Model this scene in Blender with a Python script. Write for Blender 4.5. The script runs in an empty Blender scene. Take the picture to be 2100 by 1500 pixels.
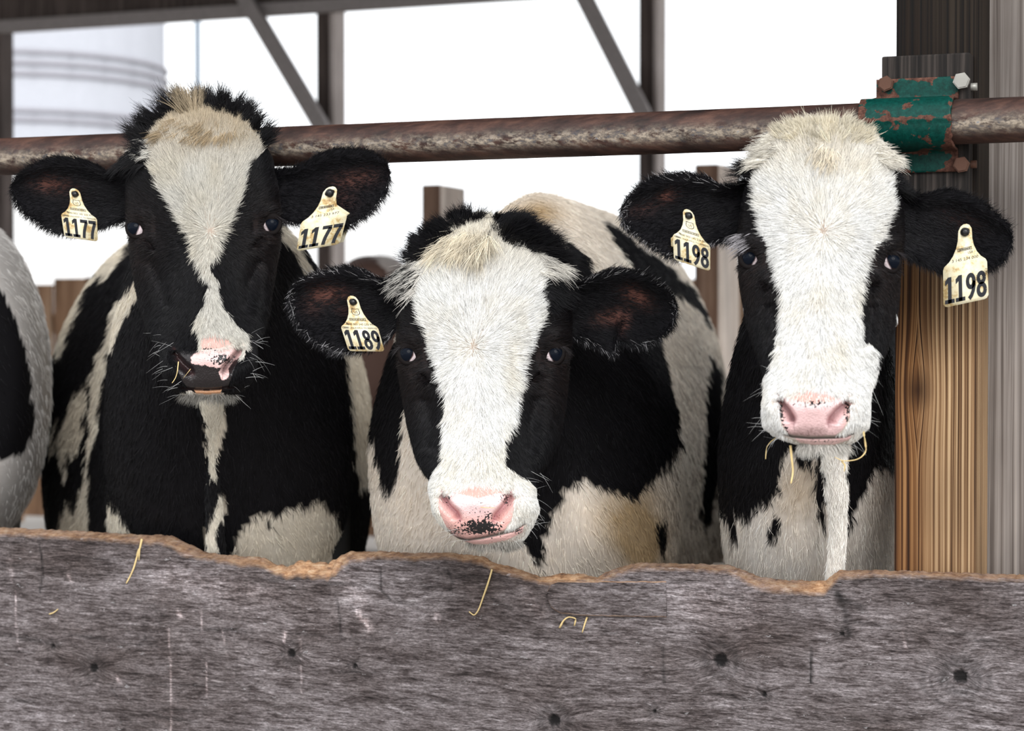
import bpy, bmesh, math, random
import numpy as np
from mathutils import Vector, Matrix
from mathutils.kdtree import KDTree
from mathutils.geometry import tessellate_polygon

rng = np.random.default_rng(7)
random.seed(7)
SC = bpy.context.scene
COL = SC.collection
PI = math.pi

# ------------------------------------------------------------------ camera, sky, light, exposure
FPX = 2100 * 70.0 / 36.0
CAMZ = 1.25
PITCH = math.atan(83 / FPX)
cam = bpy.data.cameras.new('camera')
cam.lens = 70
cam.sensor_width = 36
cam.sensor_fit = 'HORIZONTAL'
cam.clip_start = 0.05
cam.clip_end = 500
cam.dof.use_dof = True
cam.dof.focus_distance = 3.36
cam.dof.aperture_fstop = 4.5
camo = bpy.data.objects.new('camera', cam)
camo.location = (0, 0, CAMZ)
camo.rotation_euler = (PI / 2 - PITCH, 0, 0)
COL.objects.link(camo)
SC.camera = camo

world = bpy.data.worlds.new('overcast_sky')
SC.world = world
world.use_nodes = True
bg = world.node_tree.nodes['Background']
bg.inputs[0].default_value = (0.95, 0.975, 1.0, 1)
bg.inputs[1].default_value = 1.9
sun = bpy.data.lights.new('sun', 'SUN')
sun.energy = 2.2
sun.angle = math.radians(35)
sun.color = (1.0, 0.985, 0.965)
suno = bpy.data.objects.new('sun', sun)
suno.rotation_euler = Vector((-0.22, 1.0, -0.62)).to_track_quat('-Z', 'Y').to_euler()
COL.objects.link(suno)
SC.view_settings.view_transform = 'Standard'
SC.view_settings.look = 'None'
SC.view_settings.gamma = 1
SC.view_settings.use_curve_mapping = False
SC.view_settings.exposure = -0.04

# ------------------------------------------------------------------ picture -> place
CP, SP = math.cos(PITCH), math.sin(PITCH)


def ray(px, py):
    a = (np.asarray(px, float) - 1050) / FPX
    b = (750 - np.asarray(py, float)) / FPX
    y = CP + b * SP
    return a / y, (b * CP - SP) / y          # x and z per metre of y


def P(px, py, Y):
    dx, dz = ray(px, py)
    Y = np.asarray(Y, float)
    return np.stack(np.broadcast_arrays(dx * Y, Y, CAMZ + dz * Y), -1)


PHI = math.atan(0.39)                          # the feed fence is turned 21 degrees to the picture
UX, UY = math.cos(PHI), -math.sin(PHI)         # along the fence
NX, NY = -math.sin(PHI), -math.cos(PHI)        # out of the fence, towards the feed alley
FY = 3.5


def FP(px, py, off, base=FY):
    dx, dz = ray(px, py)
    t = (np.asarray(off, float) + base * NY) / (dx * NX + NY)
    return np.stack(np.broadcast_arrays(dx * t, t, CAMZ + dz * t), -1)


def fence_xyz(u, off, z, base=FY):
    return (u * UX + off * NX, base + u * UY + off * NY, z)


def FU(px, off, base=FY):
    p = FP(px, 667, off, base)
    return p[..., 0] * UX + (p[..., 1] - base) * UY


# ------------------------------------------------------------------ helpers
def pchip(x, y, q):
    x, y, q = np.asarray(x, float), np.asarray(y, float), np.asarray(q, float)
    h = np.diff(x)
    d = np.diff(y) / h
    m = np.zeros_like(y)
    for i in range(1, len(x) - 1):
        if d[i - 1] * d[i] > 0:
            w1, w2 = 2 * h[i] + h[i - 1], h[i] + 2 * h[i - 1]
            m[i] = (w1 + w2) / (w1 / d[i - 1] + w2 / d[i])
    m[0], m[-1] = d[0], d[-1]
    i = np.clip(np.searchsorted(x, q) - 1, 0, len(x) - 2)
    t = np.clip((q - x[i]) / h[i], 0, 1)
    t2, t3 = t * t, t * t * t
    return ((2 * t3 - 3 * t2 + 1) * y[i] + (t3 - 2 * t2 + t) * h[i] * m[i]
            + (-2 * t3 + 3 * t2) * y[i + 1] + (t3 - t2) * h[i] * m[i + 1])


def hash2(i, j, s=0):
    v = np.sin(i * 127.1 + j * 311.7 + s * 74.7) * 43758.5453
    return v - np.floor(v)


def vnoise(x, y, s=0):
    x, y = np.asarray(x, float), np.asarray(y, float)
    i, j = np.floor(x), np.floor(y)
    fx, fy = x - i, y - j
    fx, fy = fx * fx * (3 - 2 * fx), fy * fy * (3 - 2 * fy)
    a = hash2(i, j, s) * (1 - fx) + hash2(i + 1, j, s) * fx
    b = hash2(i, j + 1, s) * (1 - fx) + hash2(i + 1, j + 1, s) * fx
    return a * (1 - fy) + b * fy


def fbm(x, y, s=0, o=3):
    v, a = 0, 0.5
    for k in range(o):
        v = v + a * vnoise(x * 2 ** k, y * 2 ** k, s + k)
        a *= 0.5
    return v


def inpoly(x, y, poly):
    x, y = np.asarray(x, float), np.asarray(y, float)
    r = np.zeros(x.shape, bool)
    n = len(poly)
    for k in range(n):
        x1, y1 = poly[k]
        x2, y2 = poly[(k + 1) % n]
        if y1 == y2:
            continue
        c = ((y1 > y) != (y2 > y)) & (x < (x2 - x1) * (y - y1) / (y2 - y1) + x1)
        r ^= c
    return r


def polydist(x, y, pts):
    """distance to a polyline, x-side of the nearest point, and the run along it 0..1"""
    best = np.full(np.shape(x), 1e9)
    sx = np.zeros(np.shape(x))
    ss = np.zeros(np.shape(x))
    pts = np.asarray(pts, float)
    n = len(pts) - 1
    for k in range(n):
        a, b = pts[k], pts[k + 1]
        d = b - a
        t = np.clip(((x - a[0]) * d[0] + (y - a[1]) * d[1]) / (d @ d), 0, 1)
        cx, cy = a[0] + t * d[0], a[1] + t * d[1]
        dd = np.hypot(x - cx, y - cy)
        m = dd < best
        best = np.where(m, dd, best)
        sx = np.where(m, x - cx, sx)
        ss = np.where(m, (k + t) / n, ss)
    return best, sx, ss


def smooth01(x):
    x = np.clip(x, 0, 1)
    return x * x * (3 - 2 * x)


def mesh_np(name, V, faces, mats=None, parent=None, smooth=True, attrs=None, link=True):
    """faces: list of (k x n) int arrays"""
    me = bpy.data.meshes.new(name)
    V = np.ascontiguousarray(V, dtype=np.float32).reshape(-1, 3)
    me.vertices.add(len(V))
    me.vertices.foreach_set('co', V.ravel())
    loops, starts, n0 = [], [], 0
    for f in faces:
        f = np.asarray(f, np.int32)
        if f.size == 0:
            continue
        loops.append(f.ravel())
        starts.append(n0 + np.arange(len(f)) * f.shape[1])
        n0 += f.size
    loops = np.concatenate(loops).astype(np.int32)
    starts = np.concatenate(starts).astype(np.int32)
    me.loops.add(len(loops))
    me.loops.foreach_set('vertex_index', loops)
    me.polygons.add(len(starts))
    me.polygons.foreach_set('loop_start', starts)
    me.update(calc_edges=True)
    if smooth:
        me.polygons.foreach_set('use_smooth', np.ones(len(starts), bool))
    for k, (typ, arr) in (attrs or {}).items():
        at = me.attributes.new(k, typ, 'POINT')
        arr = np.ascontiguousarray(arr, np.float32)
        at.data.foreach_set({'FLOAT': 'value', 'FLOAT_COLOR': 'color', 'FLOAT_VECTOR': 'vector'}[typ], arr.ravel())
    o = bpy.data.objects.new(name, me)
    if mats:
        for m in (mats if isinstance(mats, (list, tuple)) else [mats]):
            me.materials.append(m)
    if link:
        COL.objects.link(o)
    if parent is not None:
        o.parent = parent
    return o


def fix_normals(o):
    bm = bmesh.new()
    bm.from_mesh(o.data)
    bmesh.ops.recalc_face_normals(bm, faces=bm.faces)
    bm.to_mesh(o.data)
    bm.free()
    return o


def tube_faces(R, C):
    """grid of R rings x C columns, wrapped, plus two pole vertices at index R*C, R*C+1"""
    i = np.arange(R - 1)[:, None] * C
    j = np.arange(C)[None, :]
    j2 = (j + 1) % C
    q = np.stack([i + j, i + j2, i + C + j2, i + C + j], -1).reshape(-1, 4)
    c = np.arange(C)
    c2 = (c + 1) % C
    t0 = np.stack([np.full(C, R * C), c2, c], -1)
    b = (R - 1) * C
    t1 = np.stack([np.full(C, R * C + 1), b + c, b + c2], -1)
    return [q, np.concatenate([t0, t1])]


def tube(name, pts, radii, mat, parent=None, seg=10, samples=4, squash=1.0, link=True, attrs=None):
    pts = np.asarray(pts, float)
    radii = np.broadcast_to(np.asarray(radii, float), (len(pts),))
    n = len(pts)
    t = np.arange(n)
    q = np.linspace(0, n - 1, (n - 1) * samples + 1)
    if n > 2:
        pp = np.stack([pchip(t, pts[:, k], q) for k in range(3)], -1)
        rr = pchip(t, radii, q)
    else:
        pp = np.stack([np.interp(q, t, pts[:, k]) for k in range(3)], -1)
        rr = np.interp(q, t, radii)
    tan = np.gradient(pp, axis=0)
    tan /= np.linalg.norm(tan, axis=1)[:, None] + 1e-12
    ref = np.array([0, 0, 1.0]) if abs(tan[:, 2]).mean() < 0.8 else np.array([0, 1.0, 0])
    s = np.cross(tan, ref)
    s /= np.linalg.norm(s, axis=1)[:, None] + 1e-12
    u = np.cross(s, tan)
    a = np.linspace(0, 2 * PI, seg, endpoint=False)
    V = pp[:, None] + rr[:, None, None] * (np.cos(a)[None, :, None] * s[:, None] + squash * np.sin(a)[None, :, None] * u[:, None])
    R = len(pp)
    V = np.concatenate([V.reshape(-1, 3), pp[:1], pp[-1:]])
    at = None
    if attrs:
        at = {k: (ty, np.broadcast_to(np.asarray(v, float), (len(V), len(v)) if np.ndim(v) else (len(V),)).copy()) for k, (ty, v) in attrs.items()}
    o = mesh_np(name, V, tube_faces(R, seg), mat, parent, attrs=at, link=link)
    return fix_normals(o)


def box_bm(bm, c, size, R=None, bevel=0.0):
    m = Matrix.Translation(c) @ (R.to_4x4() if R else Matrix.Identity(4)) @ Matrix.Diagonal((*size, 1))
    r = bmesh.ops.create_cube(bm, size=1, matrix=m)
    if bevel:
        es = list({e for v in r['verts'] for e in v.link_edges})
        bmesh.ops.bevel(bm, geom=es, offset=bevel, segments=2, affect='EDGES', profile=0.6)


def bm_obj(name, bm, mat, parent=None, smooth=False):
    me = bpy.data.meshes.new(name)
    bm.to_mesh(me)
    bm.free()
    if smooth:
        for p in me.polygons:
            p.use_smooth = True
    o = bpy.data.objects.new(name, me)
    me.materials.append(mat)
    COL.objects.link(o)
    if parent is not None:
        o.parent = parent
    return o


RF = Matrix(((UX, -NX, 0), (UY, -NY, 0), (0, 0, 1)))     # columns: along fence, away from camera, up


def fence_box(name, u0, u1, o0, o1, z0, z1, mat, parent=None, base=FY, bevel=0.004):
    """box in fence coordinates: along u, offsets o0<o1 (towards camera is +), heights; the object's own axes run with the fence"""
    bm = bmesh.new()
    box_bm(bm, (0, 0, 0), (abs(u1 - u0), abs(o1 - o0), abs(z1 - z0)), None, bevel)
    o = bm_obj(name, bm, mat)
    M = Matrix.Translation(fence_xyz((u0 + u1) / 2, (o0 + o1) / 2, (z0 + z1) / 2, base)) @ RF.to_4x4()
    o.matrix_world = M
    if parent is not None:
        o.parent = parent
        o.matrix_parent_inverse = parent.matrix_world.inverted()
    return o


def empty(name, loc):
    o = bpy.data.objects.new(name, None)
    o.location = [float(v) for v in loc]
    o.empty_display_size = 0.1
    COL.objects.link(o)
    o.matrix_world = Matrix.Translation(o.location)
    return o


def adopt(child, parent):
    child.parent = parent
    child.matrix_parent_inverse = Matrix.Translation(parent.location).inverted()
    return child


def tag(o, label, cat, group=None):
    o['label'] = label
    o['category'] = cat
    if group:
        o['group'] = group
    return o


# ------------------------------------------------------------------ materials
class NT:
    def __init__(s, name):
        s.m = bpy.data.materials.new(name)
        s.m.use_nodes = True
        s.t = s.m.node_tree
        s.b = s.t.nodes['Principled BSDF']

    def n(s, typ, ins=None, **kw):
        nd = s.t.nodes.new(typ)
        for k, v in kw.items():
            setattr(nd, k, v)
        for k, v in (ins or {}).items():
            s.set(nd.inputs[k], v)
        return nd

    def set(s, sock, v):
        if isinstance(v, bpy.types.NodeSocket):
            s.t.links.new(v, sock)
        elif isinstance(v, bpy.types.Node):
            s.t.links.new(v.outputs[0], sock)
        else:
            sock.default_value = v

    def bs(s, **kw):
        for k, v in kw.items():
            s.set(s.b.inputs[k.replace('_', ' ')], v)

    def math(s, op, a, b=0.0, c=0.0, clamp=False):
        nd = s.n('ShaderNodeMath', {0: a, 1: b, 2: c}, operation=op)
        nd.use_clamp = clamp
        return nd.outputs[0]

    def noise(s, vec, scale, detail=4, rough=0.55, dist=0.0):
        return s.n('ShaderNodeTexNoise', {'Vector': vec, 'Scale': scale, 'Detail': detail, 'Roughness': rough, 'Distortion': dist}).outputs[0]

    def mapv(s, vec, sc):
        return s.n('ShaderNodeMapping', {'Vector': vec, 'Scale': sc}).outputs[0]

    def ramp(s, fac, stops):
        nd = s.n('ShaderNodeValToRGB', {0: fac})
        e = nd.color_ramp.elements
        while len(e) < len(stops):
            e.new(0.5)
        for k, (p, c) in enumerate(stops):
            e[k].position = p
            e[k].color = (*c, 1) if len(c) == 3 else c
        return nd.outputs[0]

    def mix(s, f, a, b, mode='MIX'):
        nd = s.n('ShaderNodeMix', data_type='RGBA', blend_type=mode)
        s.set(nd.inputs[0], f)
        s.set(nd.inputs[6], a if not isinstance(a, tuple) else (*a, 1)[:4])
        s.set(nd.inputs[7], b if not isinstance(b, tuple) else (*b, 1)[:4])
        return nd.outputs[2]

    def attr(s, name, out=0):
        return s.n('ShaderNodeAttribute', attribute_name=name).outputs[out]

    def bump(s, h, strength=0.3, dist=0.01):
        nd = s.n('ShaderNodeBump', {'Height': h, 'Strength': strength, 'Distance': dist})
        s.set(s.b.inputs['Normal'], nd.outputs[0])

    def obj(s):
        return s.n('ShaderNodeTexCoord').outputs['Object']


def m_skin():
    s = NT('cow_hide')
    col, pad, spk = s.attr('Col'), s.attr('pad', 2), s.attr('spk', 2)
    ob = s.obj()
    n1 = s.noise(ob, 260, 2)
    spot = s.math('GREATER_THAN', s.math('ADD', n1, s.math('MULTIPLY', spk, 0.34)), 0.74)
    spot = s.math('MULTIPLY', spot, s.math('GREATER_THAN', spk, 0.02))
    c = s.mix(spot, col, (0.012, 0.011, 0.012))
    c = s.mix(s.math('MULTIPLY', s.noise(ob, 90, 4), 0.28), c, (0.30, 0.16, 0.12), 'MULTIPLY')
    s.bs(Base_Color=c, Roughness=s.math('SUBTRACT', 0.75, s.math('MULTIPLY', pad, 0.42)),
         Specular_IOR_Level=s.math('ADD', 0.06, s.math('MULTIPLY', pad, 0.4)))
    v = s.n('ShaderNodeTexVoronoi', {'Vector': ob, 'Scale': 330}).outputs[0]
    s.bump(s.math('MULTIPLY', v, pad), 0.35, 0.002)
    return s.m


def m_hair():
    s = NT('cow_hair')
    c = s.attr('hcol')
    lum = s.n('ShaderNodeRGBToBW', {0: c}).outputs[0]
    dark = s.math('SUBTRACT', 1.0, s.math('MULTIPLY', lum, 4.0, clamp=True), clamp=True)
    s.bs(Base_Color=c, Roughness=s.math('SUBTRACT', 0.55, s.math('MULTIPLY', dark, 0.22)), Specular_IOR_Level=s.math('ADD', 0.10, s.math('MULTIPLY', dark, 0.06)))
    return s.m


def m_plain(name, c, rough=0.5, spec=0.4, metal=0.0):
    s = NT(name)
    ob = s.obj()
    s.bs(Base_Color=s.mix(s.noise(ob, 30, 3), tuple(x * 0.75 for x in c), tuple(min(1, x * 1.2) for x in c)),
         Roughness=rough, Specular_IOR_Level=spec, Metallic=metal)
    return s.m


def m_eye():
    s = NT('wet_eye')
    s.bs(Base_Color=s.attr('Col'), Roughness=0.03, Specular_IOR_Level=0.07)
    return s.m


def m_board():
    s = NT('weathered_plywood')
    g = s.attr('wuv', 1)            # along, grain-warped height, depth
    col = s.attr('Col')
    raw = s.attr('fresh', 2)
    fine = s.noise(s.mapv(g, (42, 270, 60)), 1, 5, 0.62, 0.4)
    mid = s.noise(s.mapv(g, (13, 72, 20)), 1, 4, 0.6, 0.8)
    big = s.noise(s.mapv(g, (4, 7, 4)), 1, 4, 0.6)
    fleck = s.noise(s.mapv(g, (30, 75, 30)), 1, 5, 0.7)
    f = s.math('ADD', s.math('MULTIPLY', fine, 0.55), s.math('MULTIPLY', mid, 0.45))
    base = s.ramp(f, [(0.33, (0.012, 0.009, 0.009)), (0.42, (0.055, 0.045, 0.044)), (0.50, (0.118, 0.104, 0.104)), (0.58, (0.19, 0.173, 0.175)), (0.72, (0.40, 0.38, 0.385))])
    base = s.mix(1.0, base, s.ramp(big, [(0.34, (0.52, 0.46, 0.44)), (0.66, (1.25, 1.23, 1.25))]), 'MULTIPLY')
    base = s.mix(s.math('MULTIPLY', s.math('GREATER_THAN', fleck, 0.66), 0.35), base, (0.50, 0.49, 0.50))
    fib = s.noise(s.mapv(g, (150, 460, 150)), 1, 3, 0.7)
    base = s.mix(0.75, base, s.ramp(fib, [(0.34, (0.35, 0.33, 0.33)), (0.5, (1, 1, 1)), (0.68, (1.7, 1.68, 1.7))]), 'MULTIPLY')
    base = s.mix(1.0, base, col, 'MULTIPLY')
    fr = s.ramp(s.noise(s.mapv(g, (60, 160, 60)), 1, 5, 0.7), [(0.28, (0.06, 0.03, 0.017)), (0.40, (0.34, 0.165, 0.075)), (0.54, (0.62, 0.36, 0.19)), (0.72, (0.85, 0.64, 0.44))])
    fr = s.mix(s.math('MULTIPLY', s.noise(s.mapv(g, (9, 9, 9)), 1, 4), 0.35), fr, (0.16, 0.12, 0.10))
    wx = s.noise(s.mapv(g, (26, 60, 60)), 1, 4, 0.6)
    raw = s.math('MULTIPLY', raw, s.math('ADD', 0.35, s.math('MULTIPLY', wx, 0.9)), clamp=True)
    c = s.mix(raw, base, fr)
    s.bs(Base_Color=c, Roughness=0.82, Specular_IOR_Level=0.25)
    s.bump(s.math('ADD', f, s.math('MULTIPLY', fleck, 0.5)), 0.55, 0.004)
    return s.m


def m_wood(name, stops, sx=70, sz=2.2, rings=0.0, bump=0.5, stain_shade=None, knot=None, warp=1.2, detail=5):
    """grain along the object's z"""
    s = NT(name)
    ob = s.obj()
    w = s.noise(s.mapv(ob, (3, 3, 1.2)), 1.0, 3)
    kd = None
    if knot:
        kx, kz, ka, kw, kh = knot
        sp = s.n('ShaderNodeSeparateXYZ', {0: ob})
        dx, dz = s.math('SUBTRACT', sp.outputs[0], kx), s.math('SUBTRACT', sp.outputs[2], kz)
        ex = s.math('EXPONENT', s.math('MULTIPLY', s.math('ABSOLUTE', dx), -1 / kw))
        ez = s.math('EXPONENT', s.math('MULTIPLY', s.math('POWER', s.math('DIVIDE', dz, kh), 2.0), -1.0))
        sh = s.math('MULTIPLY', s.math('MULTIPLY', s.math('SIGN', dx), ka), s.math('MULTIPLY', ex, ez))
        ob2 = s.n('ShaderNodeCombineXYZ', {0: s.math('SUBTRACT', sp.outputs[0], sh), 1: sp.outputs[1], 2: sp.outputs[2]}).outputs[0]
        kd = s.math('SQRT', s.math('ADD', s.math('POWER', dx, 2.0), s.math('POWER', s.math('MULTIPLY', dz, 0.7), 2.0)))
        base_ob, ob = ob, ob2
    v = s.n('ShaderNodeVectorMath', {0: s.mapv(ob, (sx, sx, sz)), 1: s.n('ShaderNodeCombineXYZ', {0: s.math('MULTIPLY', w, warp)}).outputs[0]}, operation='ADD').outputs[0]
    f = s.noise(v, 1, detail, 0.6, 0.3)
    if rings:
        wv = s.n('ShaderNodeTexWave', {'Vector': s.mapv(ob, (1, 0.4, 0.05)), 'Scale': rings, 'Distortion': 2.2, 'Detail': 3, 'Detail Scale': 1.6}).outputs[1]
        f = s.math('ADD', s.math('MULTIPLY', f, 0.6), s.math('MULTIPLY', wv, 0.4))
    c = s.ramp(f, stops)
    c = s.mix(1.0, c, s.ramp(s.noise(s.mapv(ob, (5, 5, 1.6)), 1, 4), [(0.3, (0.55, 0.53, 0.52)), (0.7, (1.15, 1.15, 1.15))]), 'MULTIPLY')
    if knot:
        near = s.math('SUBTRACT', 1.0, s.math('DIVIDE', kd, 0.030), clamp=True)
        c = s.mix(s.math('MULTIPLY', near, 0.85), c, (0.035, 0.014, 0.006))
        side = s.math('MULTIPLY', s.math('SUBTRACT', 0.012, sp.outputs[0]), 22.0, clamp=True)
        c = s.mix(s.math('MULTIPLY', side, 0.92), c, s.mix(1.0, c, (0.52, 0.36, 0.22), 'MULTIPLY'))
    if stain_shade:      # (height in object z, blend width, colour): upper length weathered dark, with ear shadow and dirt painted in below
        z = s.n('ShaderNodeSeparateXYZ', {0: ob}).outputs[2]
        k = s.math('DIVIDE', s.math('SUBTRACT', s.math('ADD', z, s.math('MULTIPLY', w, 0.12)), stain_shade[0]), stain_shade[1], clamp=True)
        c = s.mix(k, c, s.mix(1.0, c, stain_shade[2], 'MULTIPLY'))
    s.bs(Base_Color=c, Roughness=0.8, Specular_IOR_Level=0.25)
    s.bump(f, bump, 0.004)
    return s.m


def m_rust():
    s = NT('rusted_pipe')
    ob = s.obj()
    pol = s.attr('polish', 2)
    n1 = s.noise(s.mapv(ob, (9, 40, 40)), 1, 6, 0.68)
    n2 = s.noise(s.mapv(ob, (60, 140, 140)), 1, 5, 0.7)
    c = s.ramp(n1, [(0.32, (0.012, 0.006, 0.005)), (0.5, (0.045, 0.020, 0.015)), (0.68, (0.11, 0.052, 0.036))])
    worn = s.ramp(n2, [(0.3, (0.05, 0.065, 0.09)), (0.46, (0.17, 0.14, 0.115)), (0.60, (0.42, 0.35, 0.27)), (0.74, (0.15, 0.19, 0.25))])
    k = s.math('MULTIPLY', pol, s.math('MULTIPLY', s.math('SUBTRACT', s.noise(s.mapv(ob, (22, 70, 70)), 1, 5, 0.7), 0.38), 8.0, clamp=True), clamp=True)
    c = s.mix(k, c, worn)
    s.bs(Base_Color=c, Roughness=0.6, Specular_IOR_Level=0.45, Metallic=0.15)
    s.bump(s.math('ADD', n1, n2), 0.35, 0.003)
    return s.m


def m_paint():
    s = NT('chipped_green_paint')
    ob = s.obj()
    edge = s.attr('edge', 2)
    n1 = s.noise(ob, 26, 6, 0.62)
    n2 = s.noise(ob, 160, 4, 0.7)
    k = s.math('GREATER_THAN', s.math('ADD', n1, s.math('MULTIPLY', edge, 0.22)), 0.64)
    rust = s.ramp(n2, [(0.3, (0.03, 0.012, 0.009)), (0.6, (0.12, 0.052, 0.036)), (0.8, (0.22, 0.11, 0.08))])
    green = s.ramp(n2, [(0.3, (0.0, 0.024, 0.019)), (0.6, (0.0005, 0.052, 0.041)), (0.9, (0.015, 0.085, 0.068))])
    s.bs(Base_Color=s.mix(k, green, rust), Roughness=s.math('ADD', 0.45, s.math('MULTIPLY', k, 0.3)), Specular_IOR_Level=0.2)
    s.bump(s.math('SUBTRACT', s.math('MULTIPLY', n2, 0.3), k), 0.4, 0.002)
    return s.m


def m_tag():
    s = NT('soiled_cream_plastic')
    ob = s.obj()
    d = s.noise(ob, 45, 5, 0.65)
    d2 = s.noise(ob, 190, 4, 0.7)
    c = s.ramp(s.math('ADD', s.math('MULTIPLY', d, 0.75), s.math('MULTIPLY', d2, 0.25)),
               [(0.32, (0.26, 0.13, 0.035)), (0.41, (0.56, 0.40, 0.18)), (0.48, (0.76, 0.67, 0.44)), (0.62, (0.83, 0.78, 0.61))])
    s.bs(Base_Color=c, Roughness=0.42, Specular_IOR_Level=0.4)
    return s.m


M_SKIN, M_HAIR, M_EYE = m_skin(), m_hair(), m_eye()
M_BOARD, M_RUST, M_PAINT, M_TAG = m_board(), m_rust(), m_paint(), m_tag()
M_INK = m_plain('black_ink', (0.006, 0.007, 0.012), 0.5, 0.3)
M_STUD = m_plain('black_plastic', (0.008, 0.008, 0.009), 0.35, 0.5)
M_HAY = m_plain('dry_straw', (0.74, 0.56, 0.27), 0.7, 0.3)
_pc = (float(FU(1835, -0.076)) + float(FU(2003, -0.076))) / 2
M_POST = m_wood('brown_post_wood', [(0.36, (0.035, 0.016, 0.007)), (0.44, (0.17, 0.09, 0.042)), (0.50, (0.31, 0.185, 0.093)), (0.63, (0.55, 0.385, 0.225))],
                250, 0.7, 0, bump=0.6, stain_shade=(-0.04, 0.24, (0.05, 0.05, 0.055)), knot=(float(FU(1882, -0.076)) - _pc, float(FP(1882, 800, -0.076)[2]) - 1.3, 0.016, 0.020, 0.075), detail=3)
M_BLOCK = m_wood('dark_block_wood', [(0.32, (0.004, 0.0035, 0.0035)), (0.5, (0.022, 0.018, 0.016)), (0.66, (0.065, 0.053, 0.047)), (0.78, (0.26, 0.19, 0.13))], 120, 2.0)
M_GREYWOOD = m_wood('grey_weathered_wood', [(0.3, (0.05, 0.04, 0.035)), (0.45, (0.17, 0.145, 0.13)), (0.6, (0.30, 0.27, 0.25)), (0.75, (0.42, 0.37, 0.33))], 120, 0.9)
M_BARNWOOD = m_wood('barn_frame_wood', [(0.3, (0.028, 0.020, 0.017)), (0.55, (0.085, 0.065, 0.058)), (0.75, (0.16, 0.13, 0.12))], 40, 1.5)
M_STUB = m_wood('stub_post_wood', [(0.3, (0.09, 0.048, 0.032)), (0.55, (0.21, 0.13, 0.09)), (0.75, (0.34, 0.23, 0.17))], 25, 1.2)
M_LITTAN = m_wood('lit_tan_face', [(0.3, (0.60, 0.48, 0.40)), (0.55, (0.82, 0.72, 0.64)), (0.75, (0.92, 0.85, 0.78))], 25, 1.2)  # stub posts' right faces: the light on them is put into the colour
M_LITGREY = m_wood('lit_grey_face', [(0.3, (0.30, 0.26, 0.24)), (0.55, (0.46, 0.41, 0.39)), (0.75, (0.56, 0.51, 0.49))], 25, 1.2)  # barn posts' right faces, brightened in the colour as if lit
M_FARPLANK = m_wood('back_fence_wood', [(0.3, (0.12, 0.06, 0.03)), (0.55, (0.34, 0.20, 0.12)), (0.75, (0.50, 0.36, 0.25))], 10, 0.8)
M_ROOF = m_plain('dark_roof_boards', (0.035, 0.026, 0.022), 0.9, 0.1)
M_PLATE = m_plain('grey_top_plate', (0.26, 0.235, 0.23), 0.8, 0.2)
M_POLE = m_plain('blue_grey_pole', (0.16, 0.20, 0.25), 0.6, 0.3)
M_SILO = m_plain('pale_silo_concrete', (0.44, 0.45, 0.49), 0.9, 0.1)
M_HOOP = m_plain('silo_hoop_steel', (0.30, 0.29, 0.32), 0.6, 0.3)
M_STEEL = m_plain('zinc_bolt', (0.34, 0.33, 0.30), 0.45, 0.4, 0.4)
M_RUSTBOLT = m_plain('rusty_bolt', (0.10, 0.045, 0.028), 0.65, 0.3)
s_ = NT('packed_barn_floor')
s_.bs(Base_Color=s_.ramp(s_.noise(s_.obj(), 1.5, 6, 0.6), [(0.3, (0.24, 0.22, 0.20)), (0.7, (0.42, 0.39, 0.36))]), Roughness=0.9)
M_FLOOR = s_.m

# ------------------------------------------------------------------ setting
bm = bmesh.new()
box_bm(bm, (0, 25, -0.1), (120, 110, 0.2))
floor = bm_obj('floor', bm, M_FLOOR)
floor['kind'] = 'structure'

BB = 10.9                                              # the far side of the barn, parallel to the feed fence
# sloping roof: low at the far side, rising to an eave above the cows
rb = bmesh.new()
vs = []
for dz in (0.0, 0.12):
    for u, o, z in ((-13, -0.2, 3.32), (14, -0.2, 3.32), (14, 7.6, 4.35), (-13, 7.6, 4.35)):
        vs.append(rb.verts.new(fence_xyz(u, o, z + dz, BB)))
for f in ((0, 3, 2, 1), (4, 5, 6, 7), (0, 1, 5, 4), (1, 2, 6, 5), (2, 3, 7, 6), (3, 0, 4, 7)):
    rb.faces.new([vs[i] for i in f])
ceil_ = bm_obj('ceiling', rb, M_ROOF)
ceil_['kind'] = 'structure'

zp = [CAMZ + float(ray(0, y)[1]) * float(FP(20, y, 0.0, BB)[1]) for y in (69, 44)]
plate = fence_box('top_plate', -9, 7, 0.001, 0.06, zp[0], zp[1], M_PLATE, base=BB)
tag(plate, 'long grey timber plate under the roof at the far side of the barn', 'beam')
header = fence_box('header_beam', -9, 7, -0.10, 0.0, zp[1] + 0.001, 3.318, M_BARNWOOD, base=BB)
tag(header, 'dark brown header beam above the grey plate, upper left', 'beam')


def far_post(px0, px1, w, d, ztop, mat, label, name='barn_post', base=BB, cat='post', z0=0.0, side=None):
    u0 = float(FU(px0, 0.0, base))
    o = fence_box(name, u0, u0 + w, -d, 0.0, z0, ztop, mat, base=base, bevel=0.006)
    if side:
        fence_box('lit_side_face', u0 + w, u0 + w + 0.022, -d, -0.004, z0, ztop - 0.004, side, parent=o, base=base, bevel=0.003)  # slab added for the lit right face; its brightness is painted colour
    tag(o, label, cat)
    return o


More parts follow.
